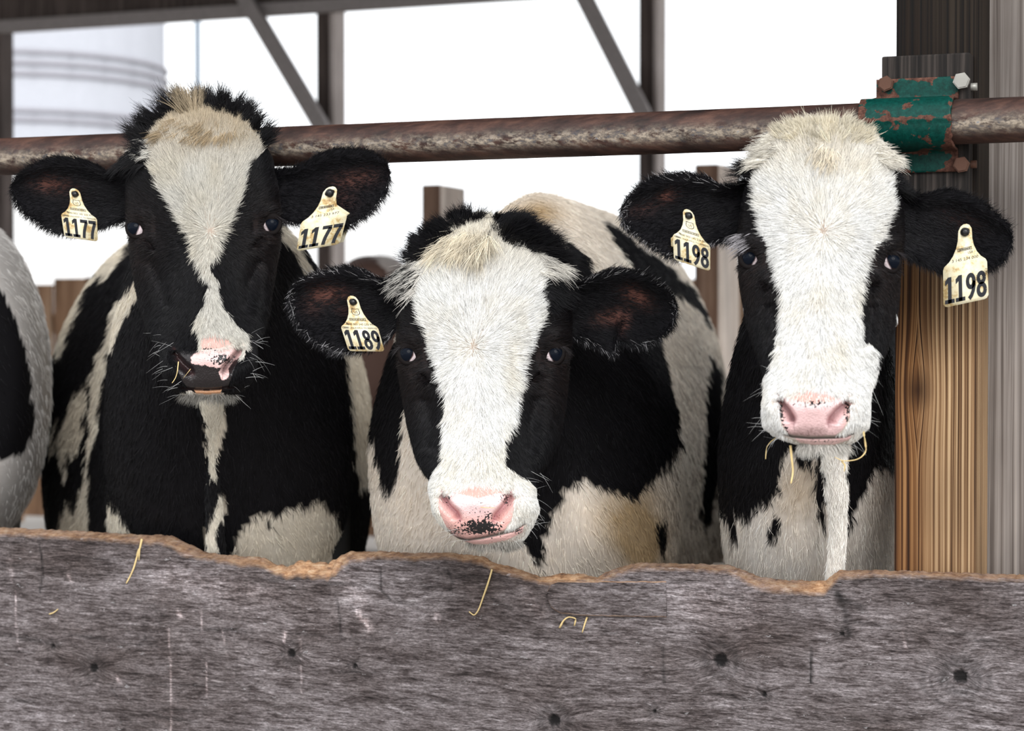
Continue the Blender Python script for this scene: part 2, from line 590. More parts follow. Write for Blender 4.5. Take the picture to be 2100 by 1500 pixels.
far_post(650, 690, 0.082, 0.16, zp[1], M_BARNWOOD, 'dark barn post rising above the rail between the first and second cow', side=M_LITGREY)
far_post(1309, 1352, 0.082, 0.16, zp[1], M_BARNWOOD, 'dark barn post rising above the rail towards the third cow', side=M_LITGREY)
far_post(-34, 18, 0.13, 0.14, zp[1], M_BARNWOOD, 'dark barn post at the left edge, beside the silo')
far_post(865, 955, 0.086, 0.235, CAMZ + (667 - 375) / FPX * 8.6, M_STUB, 'short brown stub post behind the middle cow\'s poll', 'stub_post', 8.6, side=M_LITTAN)
far_post(1424, 1530, 0.098, 0.26, CAMZ + (667 - 350) / FPX * 8.4, M_STUB, 'short brown stub post behind the ear of the cow tagged 1198', 'stub_post', 8.4, side=M_LITTAN)


def brace(p0, p1, w, label):
    a = FP(*p0, 0.092, BB)
    b = FP(*p1, 0.092, BB)
    d = Vector(b - a)
    L = d.length
    bm = bmesh.new()
    box_bm(bm, (0, 0, 0), (w, 0.06, L), None, 0.005)
    o = bm_obj('diagonal_brace', bm, M_PLATE)
    z = d.normalized()
    y = Vector((-NX, -NY, 0))
    x = y.cross(z)
    o.matrix_world = Matrix.Translation(Vector((a + b) / 2)) @ Matrix((x, y, z)).transposed().to_4x4()
    tag(o, label, 'brace')


brace((470, -60), (664, 268), 0.085, 'slanting grey brace meeting the barn post between first and second cow')
brace((1178, -46), (1322, 240), 0.085, 'slanting grey brace meeting the barn post near the third cow')

# silo, hoops as parts
SY = 40.0
sc_ = P(62, 150, SY)
silo = empty('silo', (sc_[0], sc_[1], 0))
tag(silo, 'pale grey concrete silo with dark hoops beyond the barn, upper left', 'silo')
SR = (335 - 62) / FPX * SY
a = np.linspace(0, 2 * PI, 144, endpoint=False)
rr = SR * (1 + 0.008 * (np.arange(144) % 6 == 0) * -1)
zz = np.array([0, 2, 4, 6, 8, 10, 12.0])
V = np.stack([np.broadcast_to(sc_[0] + rr * np.cos(a), (7, 144)), np.broadcast_to(sc_[1] + rr * np.sin(a), (7, 144)), np.broadcast_to(zz[:, None], (7, 144))], -1)
V = np.concatenate([V.reshape(-1, 3), [[sc_[0], sc_[1], 0]], [[sc_[0], sc_[1], 13.0]]])
adopt(mesh_np('shell', V, tube_faces(7, 144), M_SILO), silo)
for py in (105, 128, 150, 226, 245, 320):
    z0 = float(P(62, py, SY - SR)[2])
    ang = np.linspace(0, 2 * PI, 61)
    pts = np.stack([sc_[0] + (SR + 0.03) * np.cos(ang), sc_[1] + (SR + 0.03) * np.sin(ang), np.full(61, z0)], -1)
    adopt(tube('hoop', pts, 0.045, M_HOOP, None, 6, 1), silo)

p0, p1 = P(405, 30, 22), P(405, 1000, 22)
pole = tube('pole', [(p0[0], 22, 0), (p0[0], 22, p0[2] + 0.6)], 0.035, M_POLE, None, 12, 2)
tag(pole, 'thin blue-grey pole standing beside the silo', 'pole')

M_SHED = m_plain('white_shed_paint', (0.80, 0.80, 0.80), 0.8, 0.2)
wa = P(-420, 318, 30)
wb = P(770, 318, 30)
bm = bmesh.new()
zt_ = float(wa[2])
vs = [bm.verts.new(v) for y in (30, 36) for v in ((wa[0], y, 0), (wb[0], y, 0), (wb[0], y, zt_), (wa[0], y, zt_))]
for f in ((0, 1, 2, 3), (4, 7, 6, 5), (0, 3, 7, 4), (1, 5, 6, 2), (3, 2, 6, 7), (0, 4, 5, 1)):
    bm.faces.new([vs[i] for i in f])
shed = bm_obj('shed', bm, M_SHED)
tag(shed, 'low white shed beyond the barn, seen below the rail at left', 'shed')

# fence of planks at the far side
fenc = empty('plank_fence', fence_xyz(0, 0.2, 0, BB))
tag(fenc, 'brown plank fence along the far side of the barn behind the cows', 'fence')
proto = None
u = -4.2
k = 0
while u < 3.2:
    w = 0.21
    h = 1.50 + 0.05 * math.sin(k * 2.1) + (0.03 if k % 3 == 0 else 0)
    if proto is None:
        o = fence_box('plank', u, u + w, 0.10, 0.13, 0.08, 1.54, M_FARPLANK, base=BB)
        proto = o
    else:
        o = proto.copy()
        COL.objects.link(o)
        o.matrix_world = Matrix.Translation(fence_xyz(u + w / 2, 0.115 + 0.01 * (k % 2), 0.8, BB)) @ RF.to_4x4() @ Matrix.Diagonal((1, 1, h / 1.54, 1))
    adopt(o, fenc)
    u += w + 0.012
    k += 1
for z in (0.4, 1.2):
    adopt(fence_box('fence_rail', -4.3, 3.2, 0.05, 0.099, z, z + 0.12, M_FARPLANK, base=BB), fenc)

# ------------------------------------------------------------------ feed fence: board, rail, post, clamp
pu0, pu1 = float(FU(1835, -0.076)), float(FU(2003, -0.076))
post = fence_box('fence_post', pu0, pu1, -0.216, -0.076, 0.0, 2.6, M_POST, bevel=0.005)
tag(post, 'tall wooden fence post, brown below and dark above, holding the green clamp', 'post')
bm = bmesh.new()
bm.free()
gu = pu1 + 0.003
gpost = fence_box('grey_post', gu - 0.03, gu + 0.30, -0.42, -0.2165, 0.0, 2.6, M_GREYWOOD, bevel=0.006)
tag(gpost, 'grey weathered timber upright at the right edge behind the brown post', 'post')
bu0, bu1 = float(FU(1806, -0.0367)), float(FU(1986, -0.0367))
zt = float(FP(1890, 112, -0.0367)[2])
block = fence_box('mounting_block', bu0, bu1, -0.0757, -0.0367, zt - 0.27, zt, M_BLOCK, bevel=0.003)
tag(block, 'dark sawn wood block between the post and the green clamp', 'block')

# pipe
NRING, NSEG = 220, 48
u = np.linspace(-3.2, 2.4, NRING)
zc = np.where(True, CAMZ + float(ray(1050, 283.5)[1]) * 3.5, 0) + 0 * u
rad = 0.0362
a = np.linspace(0, 2 * PI, NSEG, endpoint=False)
rj = rad + 0.0006 * (vnoise(u[:, None] * 30 + 0 * a, a[None] * 6 + 0 * u[:, None], 3) - 0.5)
off = rj * np.cos(a)[None]
hz = rj * np.sin(a)[None]
V = np.stack([u[:, None] * UX + off * NX, FY + u[:, None] * UY + off * NY, zc[:, None] + hz], -1).reshape(-1, 3)
V = np.concatenate([V, [fence_xyz(u[0], 0, zc[0])], [fence_xyz(u[-1], 0, zc[0])]])
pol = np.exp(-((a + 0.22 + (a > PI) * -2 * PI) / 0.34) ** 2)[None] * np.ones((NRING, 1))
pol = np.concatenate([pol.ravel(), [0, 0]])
pipe = fix_normals(mesh_np('rail_pipe', V, tube_faces(NRING, NSEG), M_RUST, attrs={'polish': ('FLOAT', pol)}))
tag(pipe, 'long rusty steel pipe rail running above the cows to the clamp', 'rail')

# clamp: an omega shaped strap
ZP = float(zc[0])
cu0, cu1 = float(FU(1788, 0.0)), float(FU(1957, 0.0))
clamp = empty('pipe_clamp', fence_xyz((cu0 + cu1) / 2, -0.02, ZP))
tag(clamp, 'chipped dark green steel clamp bolting the rusty pipe to the post', 'clamp')
prof = []                                              # (off, z) outer line
R1 = rad + 0.008
zf = 0.0775
for t in np.linspace(0, 1, 10):
    prof.append((-0.0367 + 0.006, zf - t * (zf - R1 - 0.004)))
for t in np.linspace(PI / 2, -PI / 2, 41):
    r = R1 + 0.0035 * math.exp(-((t - 0.05) / 0.06) ** 2)          # pressed rib
    prof.append((r * math.cos(t) + (0.0 if abs(t) < 1.2 else -0.03 * (abs(t) - 1.2) / 0.37), r * math.sin(t)))
for t in np.linspace(0, 1, 10):
    prof.append((-0.0367 + 0.006, -R1 - 0.004 - t * (zf - R1 - 0.004)))
prof = np.array(prof)
nP = len(prof)
uu = np.linspace(cu0, cu1, 60)
dp = np.gradient(prof, axis=0)
nn = np.stack([-dp[:, 1], dp[:, 0]], -1)
nn /= np.linalg.norm(nn, axis=1)[:, None]
if nn[nP // 2, 0] < 0:
    nn = -nn
inner = prof - nn * 0.005
ring = np.concatenate([prof, inner[::-1]])
wig = 0.004 * (vnoise(np.arange(len(ring)) * 0.4, 0 * np.arange(len(ring)), 5) - 0.5)
V = []
ed = []
mid = (np.abs(ring[:, 1]) < R1 + 0.001)
for k, x in enumerate(uu):
    f = k / (len(uu) - 1)
    xx = x + wig * (f > 0.98) + np.where(mid, (-0.016 if f < 0.5 else 0.0) * (1 - min(f, 1) * 2 if f < 0.5 else 0), 0)
    V.append(np.stack([xx * UX + ring[:, 0] * NX, FY + xx * UY + ring[:, 0] * NY, ZP + ring[:, 1]], -1))
    d = min(f, 1 - f) / 0.10
    e = np.exp(-d ** 2) * 0.75 + 0.8 * np.exp(-((np.abs(ring[:, 1]) - zf) / 0.006) ** 2) + 0.55 * np.exp(-((np.abs(ring[:, 1]) - R1) / 0.005) ** 2) + 0.8 * np.exp(-((ring[:, 1] - 0.004) / 0.0035) ** 2)
    ed.append(e)
V = np.concatenate(V + [np.array([fence_xyz(cu0, -0.01, ZP)]), np.array([fence_xyz(cu1, -0.01, ZP)])])
ed = np.concatenate(ed + [[1, 1]])
C = len(ring)
fc = tube_faces(60, C)[0]
half = nP
capA = np.stack([np.arange(half - 1), np.arange(1, half), C - 2 - np.arange(half - 1), C - 1 - np.arange(half - 1)], -1)
capB = capA + 59 * C
strap = fix_normals(mesh_np('strap', V[:-2], [fc, capA, capB], M_PAINT, attrs={'edge': ('FLOAT', np.clip(ed[:-2], 0, 1.2))}))
adopt(strap, clamp)


def hexbolt(px, py, r, mat, label=None):
    bm = bmesh.new()
    c = bmesh.ops.create_cone(bm, cap_ends=True, segments=6, radius1=r, radius2=r, depth=0.011)
    es = [e for e in bm.edges if abs(e.verts[0].co.z - e.verts[1].co.z) < 1e-5]
    bmesh.ops.bevel(bm, geom=es, offset=0.0018, segments=2, affect='EDGES')
    bmesh.ops.create_cone(bm, cap_ends=True, segments=24, radius1=r * 0.84, radius2=r * 0.84, depth=0.0025, matrix=Matrix.Translation((0, 0, -0.0065)))
    bmesh.ops.create_cone(bm, cap_ends=True, segments=12, radius1=r * 0.5, radius2=r * 0.5, depth=0.05, matrix=Matrix.Translation((0, 0, -0.028)))
    o = bm_obj('bolt', bm, mat)
    p = FP(px, py, -0.0307 + 0.0078)
    z = Vector((NX, NY, 0))
    x = Vector((UX, UY, 0))
    y = z.cross(x)
    Rm = Matrix((x, y, z)).transposed() @ Matrix.Rotation(0.35 + px * 0.1, 3, 'Z')
    o.matrix_world = Matrix.Translation(Vector(p)) @ Rm.to_4x4()
    adopt(o, clamp)
    if label:
        o['label'] = label


hexbolt(1817, 172, 0.0132, M_RUSTBOLT)
hexbolt(1972, 166, 0.0140, M_STEEL, 'shiny zinc hex bolt')
hexbolt(1972, 338, 0.0135, M_RUSTBOLT)
for px, py, m in ((2004, 178, M_STEEL), (2003, 337, M_RUSTBOLT)):
    a = FP(px, py, -0.055)
    b = a + np.array([-UX, -UY, 0]) * 0.03
    adopt(tube('bolt', [b, a], 0.0065, m, None, 12, 4), clamp)

# board with the gnawed edge
TOP = [(-400, 1060), (0, 1082), (100, 1087), (200, 1092), (280, 1097), (350, 1100), (370, 1110), (415, 1132), (450, 1137), (500, 1142), (540, 1145), (560, 1157),
       (590, 1162), (610, 1152), (675, 1155), (695, 1142), (715, 1132), (780, 1132), (845, 1135), (925, 1135), (990, 1142), (1010, 1155), (1050, 1164),
       (1080, 1175), (1110, 1185), (1130, 1180), (1150, 1175), (1185, 1177), (1225, 1185), (1245, 1172), (1285, 1160), (1310, 1155), (1400, 1157),
       (1490, 1159), (1515, 1167), (1550, 1182), (1600, 1190), (1650, 1192), (1690, 1192), (1710, 1177), (1720, 1169), (1840, 1171), (1950, 1175), (2100, 1180), (2500, 1203)]
CH = [(-400, 12), (0, 13), (200, 13), (330, 16), (370, 26), (415, 14), (450, 12), (500, 18), (560, 16), (620, 30), (690, 30), (720, 18), (760, 12), (925, 9), (990, 12), (1050, 14),
      (1110, 10), (1135, 14), (1240, 12), (1290, 12), (1400, 9), (1490, 12), (1530, 22), (1600, 24), (1690, 26), (1720, 14), (1800, 9), (2100, 9), (2500, 9)]
OB0, OB1 = -0.0755, -0.034
nx = 860
px = np.linspace(-380, 2480, nx)
tp = np.interp(px, [p[0] for p in TOP], [p[1] for p in TOP]) + 3.0 * (fbm(px / 16, px * 0, 1) - 0.45) + 2.5 * (vnoise(px / 5, px * 0, 9) - 0.5)
chew = np.exp(-((px - 640) / 70) ** 2) + 0.5 * np.exp(-((px - 1640) / 60) ** 2) + 0.6 * np.exp(-((px - 1150) / 50) ** 2)
tp = tp + chew * 9 * (vnoise(px / 8, px * 0, 4) - 0.5)
ch = np.interp(px, [p[0] for p in CH], [p[1] for p in CH]) + 3 * (vnoise(px / 14, px * 0, 2) - 0.5)
rows = []                                              # positions, fresh-wood mask
topP = FP(px, tp, OB0 + 0.012)
uT = topP[:, 0] * UX + (topP[:, 1] - FY) * UY
zT = topP[:, 2]
frP = FP(px, tp + ch, OB1)
uF = frP[:, 0] * UX + (frP[:, 1] - FY) * UY
zF = np.interp(uT, uF, frP[:, 2])
zF = np.minimum(zF, zT - 0.001)


def brow(u, off, z, fresh):
    rows.append((np.stack([u * UX + off * NX, FY + u * UY + off * NY, z], -1), u, z, off + 0 * u, fresh + 0 * u))


brow(uT, OB0, 0.28 + 0 * uT, 0.0)
brow(uT, OB0, zT - 0.03, 0.2)
chm = np.clip(np.exp(-((px - 640) / 95) ** 2) + np.exp(-((px - 1170) / 60) ** 2) + np.exp(-((px - 1690) / 35) ** 2) + 0.45 * np.exp(-((px - 1000) / 60) ** 2), 0, 1)
FRW = 0.62 + 0.5 * chm
brow(uT, OB0 + 0.001, zT - 0.002, FRW)
for t in np.linspace(0, 1, 9):
    rough = (fbm(uT * 90, 0 * uT + t * 7, 3) - 0.5) * 0.006 * (0.3 + chew) * math.sin(PI * min(max(t, 0.02), 0.98))
    fz = t ** 1.6
    brow(uT, (OB0 + 0.008) * (1 - t) + OB1 * t + rough * 0.5, zT * (1 - fz) + zF * fz + rough, FRW * (1.0 if t < 0.93 else 0.5))
NF = 150
KN = [(192, 1370, 13), (597, 1340, 12), (1478, 1355, 17), (1970, 1388, 17), (1137, 1478, 16), (1567, 1425, 7), (1342, 1458, 6), (727, 1366, 7), (108, 1325, 8), (1727, 1300, 7)]
RINGS = [(312, 1280, 26, 44), (285, 1480, 50, 26), (1960, 1400, 66, 50)]
for k in range(NF):
    t = (k + 1) / NF
    zz = zF - 0.004 - (zF - 0.28) * t ** 1.05
    brow(uT, OB1 + 0 * uT, zz, 0.0)
rows.append(rows[0])
PB = np.stack([r[0] for r in rows[:-1]])
UB, ZB, OBf, FR = (np.stack([r[i] for r in rows[:-1]]) for i in (1, 2, 3, 4))
G = ZB.copy()
G += 0.010 * (fbm(UB * 2.2, ZB * 9, 61) - 0.45) + 0.004 * (fbm(UB * 9, ZB * 16, 62) - 0.45)
tone = np.ones_like(ZB)
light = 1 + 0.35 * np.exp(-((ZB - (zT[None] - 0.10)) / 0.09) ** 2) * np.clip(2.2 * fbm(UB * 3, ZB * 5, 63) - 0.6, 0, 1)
depth = np.zeros_like(ZB)
for kx, ky, kr in KN:
    kp = FP(kx, ky, OB1)
    ku, kz = kp[0] * UX + (kp[1] - FY) * UY, kp[2]
    rm = kr * 0.00083
    du, dz = UB - ku, ZB - kz
    d = np.hypot(du, dz * 1.05) + rm * 0.35 * (vnoise(UB * 300, ZB * 300, 2) - 0.5)
    G += 1.5 * rm * np.sign(dz) * np.exp(-(np.abs(dz) / (2.4 * rm))) * np.exp(-(du / (2.8 * rm)) ** 2)
    tone *= 1 - 0.93 * smooth01((rm * 1.12 - d) / (rm * 0.45))
    tone *= 1 - 0.35 * np.exp(-((d - rm * 1.9) / (rm * 0.7)) ** 2)
    depth -= 0.004 * smooth01((rm - d) / (rm * 0.5))
for kx, ky, rx, ry in RINGS:
    kp = FP(kx, ky, OB1)
    ku, kz = kp[0] * UX + (kp[1] - FY) * UY, kp[2]
    d = np.hypot((UB - ku) / (rx * 0.00083), (ZB - kz) / (ry * 0.00083)) + 0.14 * (vnoise(UB * 60, ZB * 60, 6) - 0.5)
    for q in (1.0, 0.72, 0.42):
        tone *= 1 - 0.34 * np.exp(-((d - q) / 0.07) ** 2) * np.clip(2 * vnoise(UB * 90, ZB * 90, 3), 0, 1)
# cracks, drips, bird droppings
for pts, wd, dk in ([[(80, 1110), (85, 1140), (88, 1175), (82, 1215)], 3, .7], [[(780, 1165), (782, 1210), (800, 1230)], 3, .65], [[(918, 1170), (928, 1195), (922, 1212)], 3, .6],
                    [[(1664, 1330), (1663, 1400)], 3, .8], [[(692, 1232), (697, 1270), (700, 1312)], 2.6, .7], [[(1718, 1215), (1735, 1260), (1740, 1300)], 9, .55], [[(1715, 1222), (1770, 1250)], 8, .45],
                    [[(1360, 1330), (1362, 1400)], 4, .5], [[(228, 1412), (242, 1432)], 2, .6], [[(285, 1325), (300, 1308)], 3, .6], [[(980, 1200), (1010, 1230), (1050, 1250)], 3, .5]):
    q = [FP(*p, OB1) for p in pts]
    q = [(v[0] * UX + (v[1] - FY) * UY, v[2]) for v in q]
    d, _, _ = polydist(UB, ZB, q)
    k = np.exp(-(d / (wd * 0.00083)) ** 2) * (0.6 + 0.8 * vnoise(UB * 120, ZB * 120, 8))
    tone *= 1 - np.clip(k * dk, 0, 0.95)
for k in range(90):
    mu, mz = rng.uniform(UB.min(), UB.max()), rng.uniform(0.45, 0.88)
    ln, wd, sl = rng.uniform(0.015, 0.08), rng.uniform(0.0012, 0.0035), rng.normal(0, 0.06)
    kk = np.exp(-((UB - mu) / ln) ** 2 - ((ZB - mz - sl * (UB - mu) - 0.003 * (vnoise(UB * 40, UB * 0 + k, 4) - .5)) / wd) ** 2)
    tone *= 1 - rng.uniform(0.3, 0.65) * kk
white = np.zeros_like(ZB)
for pts, wd, dk in ([[(32, 1215), (34, 1300), (40, 1330)], 2.2, .8], [[(345, 1290), (350, 1370), (352, 1460), (350, 1500)], 2.4, .7], [[(411, 1250), (415, 1300)], 2, .7], [[(423, 1360), (425, 1428)], 2, .8],
                    [[(455, 1290), (466, 1345)], 2, .6], [[(616, 1310), (618, 1420)], 2.4, .5], [[(735, 1258), (745, 1270), (757, 1287)], 8, 1.0], [[(585, 1298), (583, 1315)], 4, 1.0], [[(895, 1265), (898, 1272)], 8, .7],
                    [[(365, 1258), (370, 1262)], 6, .9], [[(240, 1392), (245, 1400)], 6, .8], [[(1850, 1300), (1858, 1332)], 3, .7], [[(140, 1180), (146, 1192)], 4, .8], [[(700, 1190), (740, 1230)], 20, .22], [[(1450, 1230), (1540, 1240)], 60, .16],
                    [[(20, 1150), (25, 1190)], 8, .35], [[(340, 1180), (420, 1200), (560, 1220)], 30, .16], [[(1080, 1220), (1110, 1260)], 14, .25]):
    q = [FP(*p, OB1) for p in pts]
    q = [(v[0] * UX + (v[1] - FY) * UY, v[2]) for v in q]
    d, _, _ = polydist(UB, ZB, q)
    k = np.exp(-(d / (wd * 0.00083)) ** 2) * np.clip(2.2 * (vnoise(UB * 260, ZB * 200, 11) - 0.15), 0, 1)
    white = np.maximum(white, k * dk)
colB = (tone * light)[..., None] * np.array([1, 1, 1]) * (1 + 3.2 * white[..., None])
PB[..., 0] += depth * NX
PB[..., 1] += depth * NY
R_, C_ = PB.shape[:2]
i = np.arange(R_ - 1)[:, None] * C_
j = np.arange(C_ - 1)[None]
q1 = np.stack([i + j, i + j + 1, i + C_ + j + 1, i + C_ + j], -1).reshape(-1, 4)
j = np.arange(C_ - 1)
q2 = np.stack([(R_ - 1) * C_ + j, (R_ - 1) * C_ + j + 1, j + 1, j], -1)
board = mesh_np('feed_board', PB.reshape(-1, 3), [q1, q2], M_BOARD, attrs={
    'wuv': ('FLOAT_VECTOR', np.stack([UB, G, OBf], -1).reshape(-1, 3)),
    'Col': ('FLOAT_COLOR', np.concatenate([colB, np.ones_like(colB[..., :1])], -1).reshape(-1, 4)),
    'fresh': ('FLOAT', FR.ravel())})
fix_normals(board)
tag(board, 'grey weathered plywood feed board with gnawed orange top edge in front of cows', 'board')

# the loose veneer flap at the top edge
fl = [(1122, 1222), (1128, 1200), (1142, 1193), (1180, 1196), (1225, 1196), (1270, 1192), (1320, 1190), (1362, 1194), (1366, 1228), (1364, 1266), (1290, 1265), (1190, 1262), (1148, 1260), (1128, 1245)]
nu, nv = 60, 24
fx = np.linspace(1122, 1366, nu)
tt = np.interp(fx, [1122, 1130, 1145, 1366], [1216, 1198, 1193, 1193]) + 2 * (vnoise(fx / 9, fx * 0, 3) - 0.5)
bb = np.interp(fx, [1122, 1130, 1150, 1190, 1366], [1226, 1246, 1259, 1263, 1267]) + 1.5 * (vnoise(fx / 12, fx * 0, 5) - 0.5)
tv = np.linspace(0, 1, nv)[:, None]
FPX_ = np.broadcast_to(fx, (nv, nu))
FPY_ = tt * (1 - tv) + bb * tv
oo = OB1 + 0.0012 + 0.0085 * smooth01(tv * 1.1) * smooth01((1366 - fx) / 260 + 0.35)
front = FP(FPX_, FPY_, oo)
back = front - np.array([NX, NY, 0]) * 0.0035
uf = front[..., 0] * UX + (front[..., 1] - FY) * UY
V = np.concatenate([front.reshape(-1, 3), back.reshape(-1, 3)])
n = nu * nv
i = np.arange(nv - 1)[:, None] * nu
j = np.arange(nu - 1)[None]
q = np.stack([i + j, i + j + 1, i + nu + j + 1, i + nu + j], -1).reshape(-1, 4)
per = np.concatenate([np.arange(nu), np.arange(1, nv) * nu + nu - 1, (nv - 1) * nu + np.arange(nu - 2, -1, -1), np.arange(nv - 2, 0, -1) * nu])
p2 = np.roll(per, -1)
side = np.stack([per, per + n, p2 + n, p2], -1)
fr = np.zeros((nv, nu))
fr[-1] = 0.45
fr[0] = 0.9
flap = fix_normals(mesh_np('veneer_flap', V, [q, q + n, side], M_BOARD, attrs={
    'wuv': ('FLOAT_VECTOR', np.tile(np.stack([uf, front[..., 2] + 0.004, 0 * uf], -1).reshape(-1, 3), (2, 1))),
    'Col': ('FLOAT_COLOR', np.tile(np.concatenate([np.full((n, 3), 1.0), np.ones((n, 1))], 1), (2, 1))),
    'fresh': ('FLOAT', np.tile(fr.ravel(), 2))}))
adopt(flap, board)

# ------------------------------------------------------------------ cows: builders
WHITE = np.array([0.83, 0.825, 0.805])
CREAM = np.array([0.72, 0.66, 0.55])
BEIGE = np.array([0.50, 0.39, 0.25])
BLACK = np.array([0.0075, 0.0072, 0.0085])
PINK = np.array([0.80, 0.47, 0.42])
XA, ZA, YA = np.array([1.0, 0, 0]), np.array([0, 0, 1.0]), np.array([0, 1.0, 0])

T_V = [0, .05, .12, .25, .42, .55, .70, .80, .84, .88, .93, .97, 1.0]
T_F = [.060, .022, -.003, -.020, -.032, -.055, -.092, -.122, -.136, -.143, -.139, -.126, -.098]
T_BV = [0, .1, .25, .42, .6, .72, .82, .9, 1.0]
T_B = [.075, .108, .15, .18, .15, .09, .02, -.02, -.055]
T_DV = [0, .12, .25, .42, .55, .70, .80, .88, .95, 1.0]
T_D = [.03, .065, .085, .070, .090, .085, .062, .052, .045, .03]
T_NV = [0, .25, .42, .6, .75, .85, 1.0]
T_N = [2.2, 2.7, 2.3, 1.7, 1.9, 2.5, 2.2]


class Grid:
    pass


def build_head(sp):
    g = Grid()
    R, CF, CB = 330, 196, 44
    rows = np.array(sp['rows'], float)
    yt, yb = rows[0, 0], rows[-1, 0]
    Y0 = sp['Y']
    t = np.linspace(0, 1, R + 2)[1:-1]
    v = t + 0.045 * (np.sin(2 * PI * t) * -1) * 0.6
    py = yt + (yb - yt) * v
    c0 = (rows[:, 1] + rows[:, 2]) / 2
    w2 = ((rows[:, 2] - rows[:, 1]) / 2) ** 2
    W = np.sqrt(np.maximum(pchip(rows[:, 0], w2, py), 4))
    XC = pchip(rows[:, 0], c0, py)
    F = pchip(T_V, T_F, v) * sp.get('fs', 1.0) + sp.get('tilt', 0) * (0.45 - v)
    B = pchip(T_BV, T_B, v)
    D = np.minimum(pchip(T_DV, T_D, v), (B - F) * 0.6)
    N = pchip(T_NV, T_N, v)
    k = np.clip(W / 60, 0.15, 1)
    D = D * np.sqrt(k)
    th = np.linspace(0, PI / 2, 400)
    C = CF + CB
    PX = np.zeros((R, C))
    DZ = np.zeros((R, C))
    s_px = Y0 / FPX
    for r in range(R):
        x = W[r] * np.sin(th) ** (2 / N[r])
        z = D[r] * (1 - np.cos(th) ** (2 / N[r]))
        L = np.concatenate([[0], np.cumsum(np.hypot(np.diff(x * s_px), np.diff(z)))])
        q = np.linspace(-1, 1, CF)
        xs = np.interp(np.abs(q) * L[-1], L, x) * np.sign(q)
        zs = np.interp(np.abs(q) * L[-1], L, z)
        PX[r, :CF] = XC[r] + xs
        DZ[r, :CF] = F[r] + zs
        a = np.linspace(0, PI, CB + 2)[1:-1]
        PX[r, CF:] = XC[r] + W[r] * np.cos(a)
        DZ[r, CF:] = F[r] + D[r] + (B[r] - F[r] - D[r]) * np.sin(a) ** 0.9
    PY = np.broadcast_to(py[:, None], (R, C)).copy()
    front = np.zeros((R, C))
    front[:, :CF] = 1
    front[:, :4] *= np.linspace(0, 1, 4)
    front[:, CF - 4:CF] *= np.linspace(1, 0, 4)
    # sculpting, metres towards (-) or away from (+) the viewer
    for (cx, cy, sx, sy, rot, amp) in sp['bumps']:
        dx, dy = PX - cx, PY - cy
        ca, sa = math.cos(rot), math.sin(rot)
        DZ += front * amp * np.exp(-(((dx * ca + dy * sa) / sx) ** 2 + ((-dx * sa + dy * ca) / sy) ** 2))
    for (pts, w1, w2_, amp, side) in sp['grooves']:
        d, sx, ss = polydist(PX, PY, pts)
        wid = np.where(sx * side > 0, w2_, w1)
        fade = np.clip(np.minimum(ss, 1 - ss) * 8, 0.25, 1)
        DZ += front * amp * fade * np.exp(-(d / wid) ** 2)
    # upper and lower lip part along the mouth line: the lower lip sits back
    d, sx, ss = polydist(PX, PY, sp['mouth'])
    DZ += front * 0.008 * np.exp(-(d / 3.2) ** 2)
    for e in sp['eyes']:
        dx, dy = PX - e['c'][0], PY - e['c'][1]
        rr = np.hypot(dx / (e['a'] * 1.25), dy / (e['b'] * 1.2))
        DZ += front * 0.010 * smooth01((1.15 - rr) / 0.5)
    DZ += front * 0.0012 * (fbm(PX / 14, PY / 22, 4) - 0.45)
    g.R, g.C, g.CF = R, C, CF
    g.PX, g.PY, g.DZ = PX, PY, DZ
    g.V = P(PX, PY, Y0 + DZ)
    top = P(XC[0], yt, Y0 + (F[0] + B[0]) / 2)
    bot = P(XC[-1], yb, Y0 + (F[-1] + B[-1]) / 2)
    g.poles = np.stack([top, bot])
    g.Y0 = Y0
    return g


def grid_normals(V):
    du = np.roll(V, -1, 1) - np.roll(V, 1, 1)
    dv = np.gradient(V, axis=0)
    n = np.cross(du, dv)
    n /= np.linalg.norm(n, axis=2)[..., None] + 1e-12
    return n


def build_body(sp):
    """rings in planes of equal depth: (Y, cx, half width, top, bottom, n_top)"""
    g = Grid()
    rings = np.array(sp['rings'], float)
    R, C = sp.get('res', (150, 150))
    t = np.arange(len(rings), dtype=float)
    q = np.linspace(0, len(rings) - 1, R)
    Yq, cx, hw, top, bot, nt = [pchip(t, rings[:, k], q) for k in range(6)]
    a = np.linspace(0, 2 * PI, C, endpoint=False)
    ca, sa = np.cos(a), np.sin(a)
    nn = np.where(sa[None] > 0, nt[:, None], 2.3)
    PX = cx[:, None] + hw[:, None] * np.sign(ca)[None] * np.abs(ca)[None] ** (2 / nn)
    mid = (top + bot) / 2
    PY = mid[:, None] - ((bot - top) / 2)[:, None] * np.sign(sa)[None] * np.abs(sa)[None] ** (2 / nn)
    Yg = np.broadcast_to(Yq[:, None], PX.shape).copy()
    for (bx, by, sx, sy, amp) in sp.get('body_bumps', []):
        w = np.exp(-((PX - bx) / sx) ** 2 - ((PY - by) / sy) ** 2) * (np.arange(R)[:, None] < R * 0.62)
        Yg += amp * w
    g.R, g.C, g.CF = R, C, C
    g.PX, g.PY = PX, PY
    g.V = P(PX, PY, Yg)
    g.poles = np.stack([P(cx[0], mid[0], Yq[0] - 0.02), P(cx[-1], mid[-1], Yq[-1] + 0.03)])
    return g


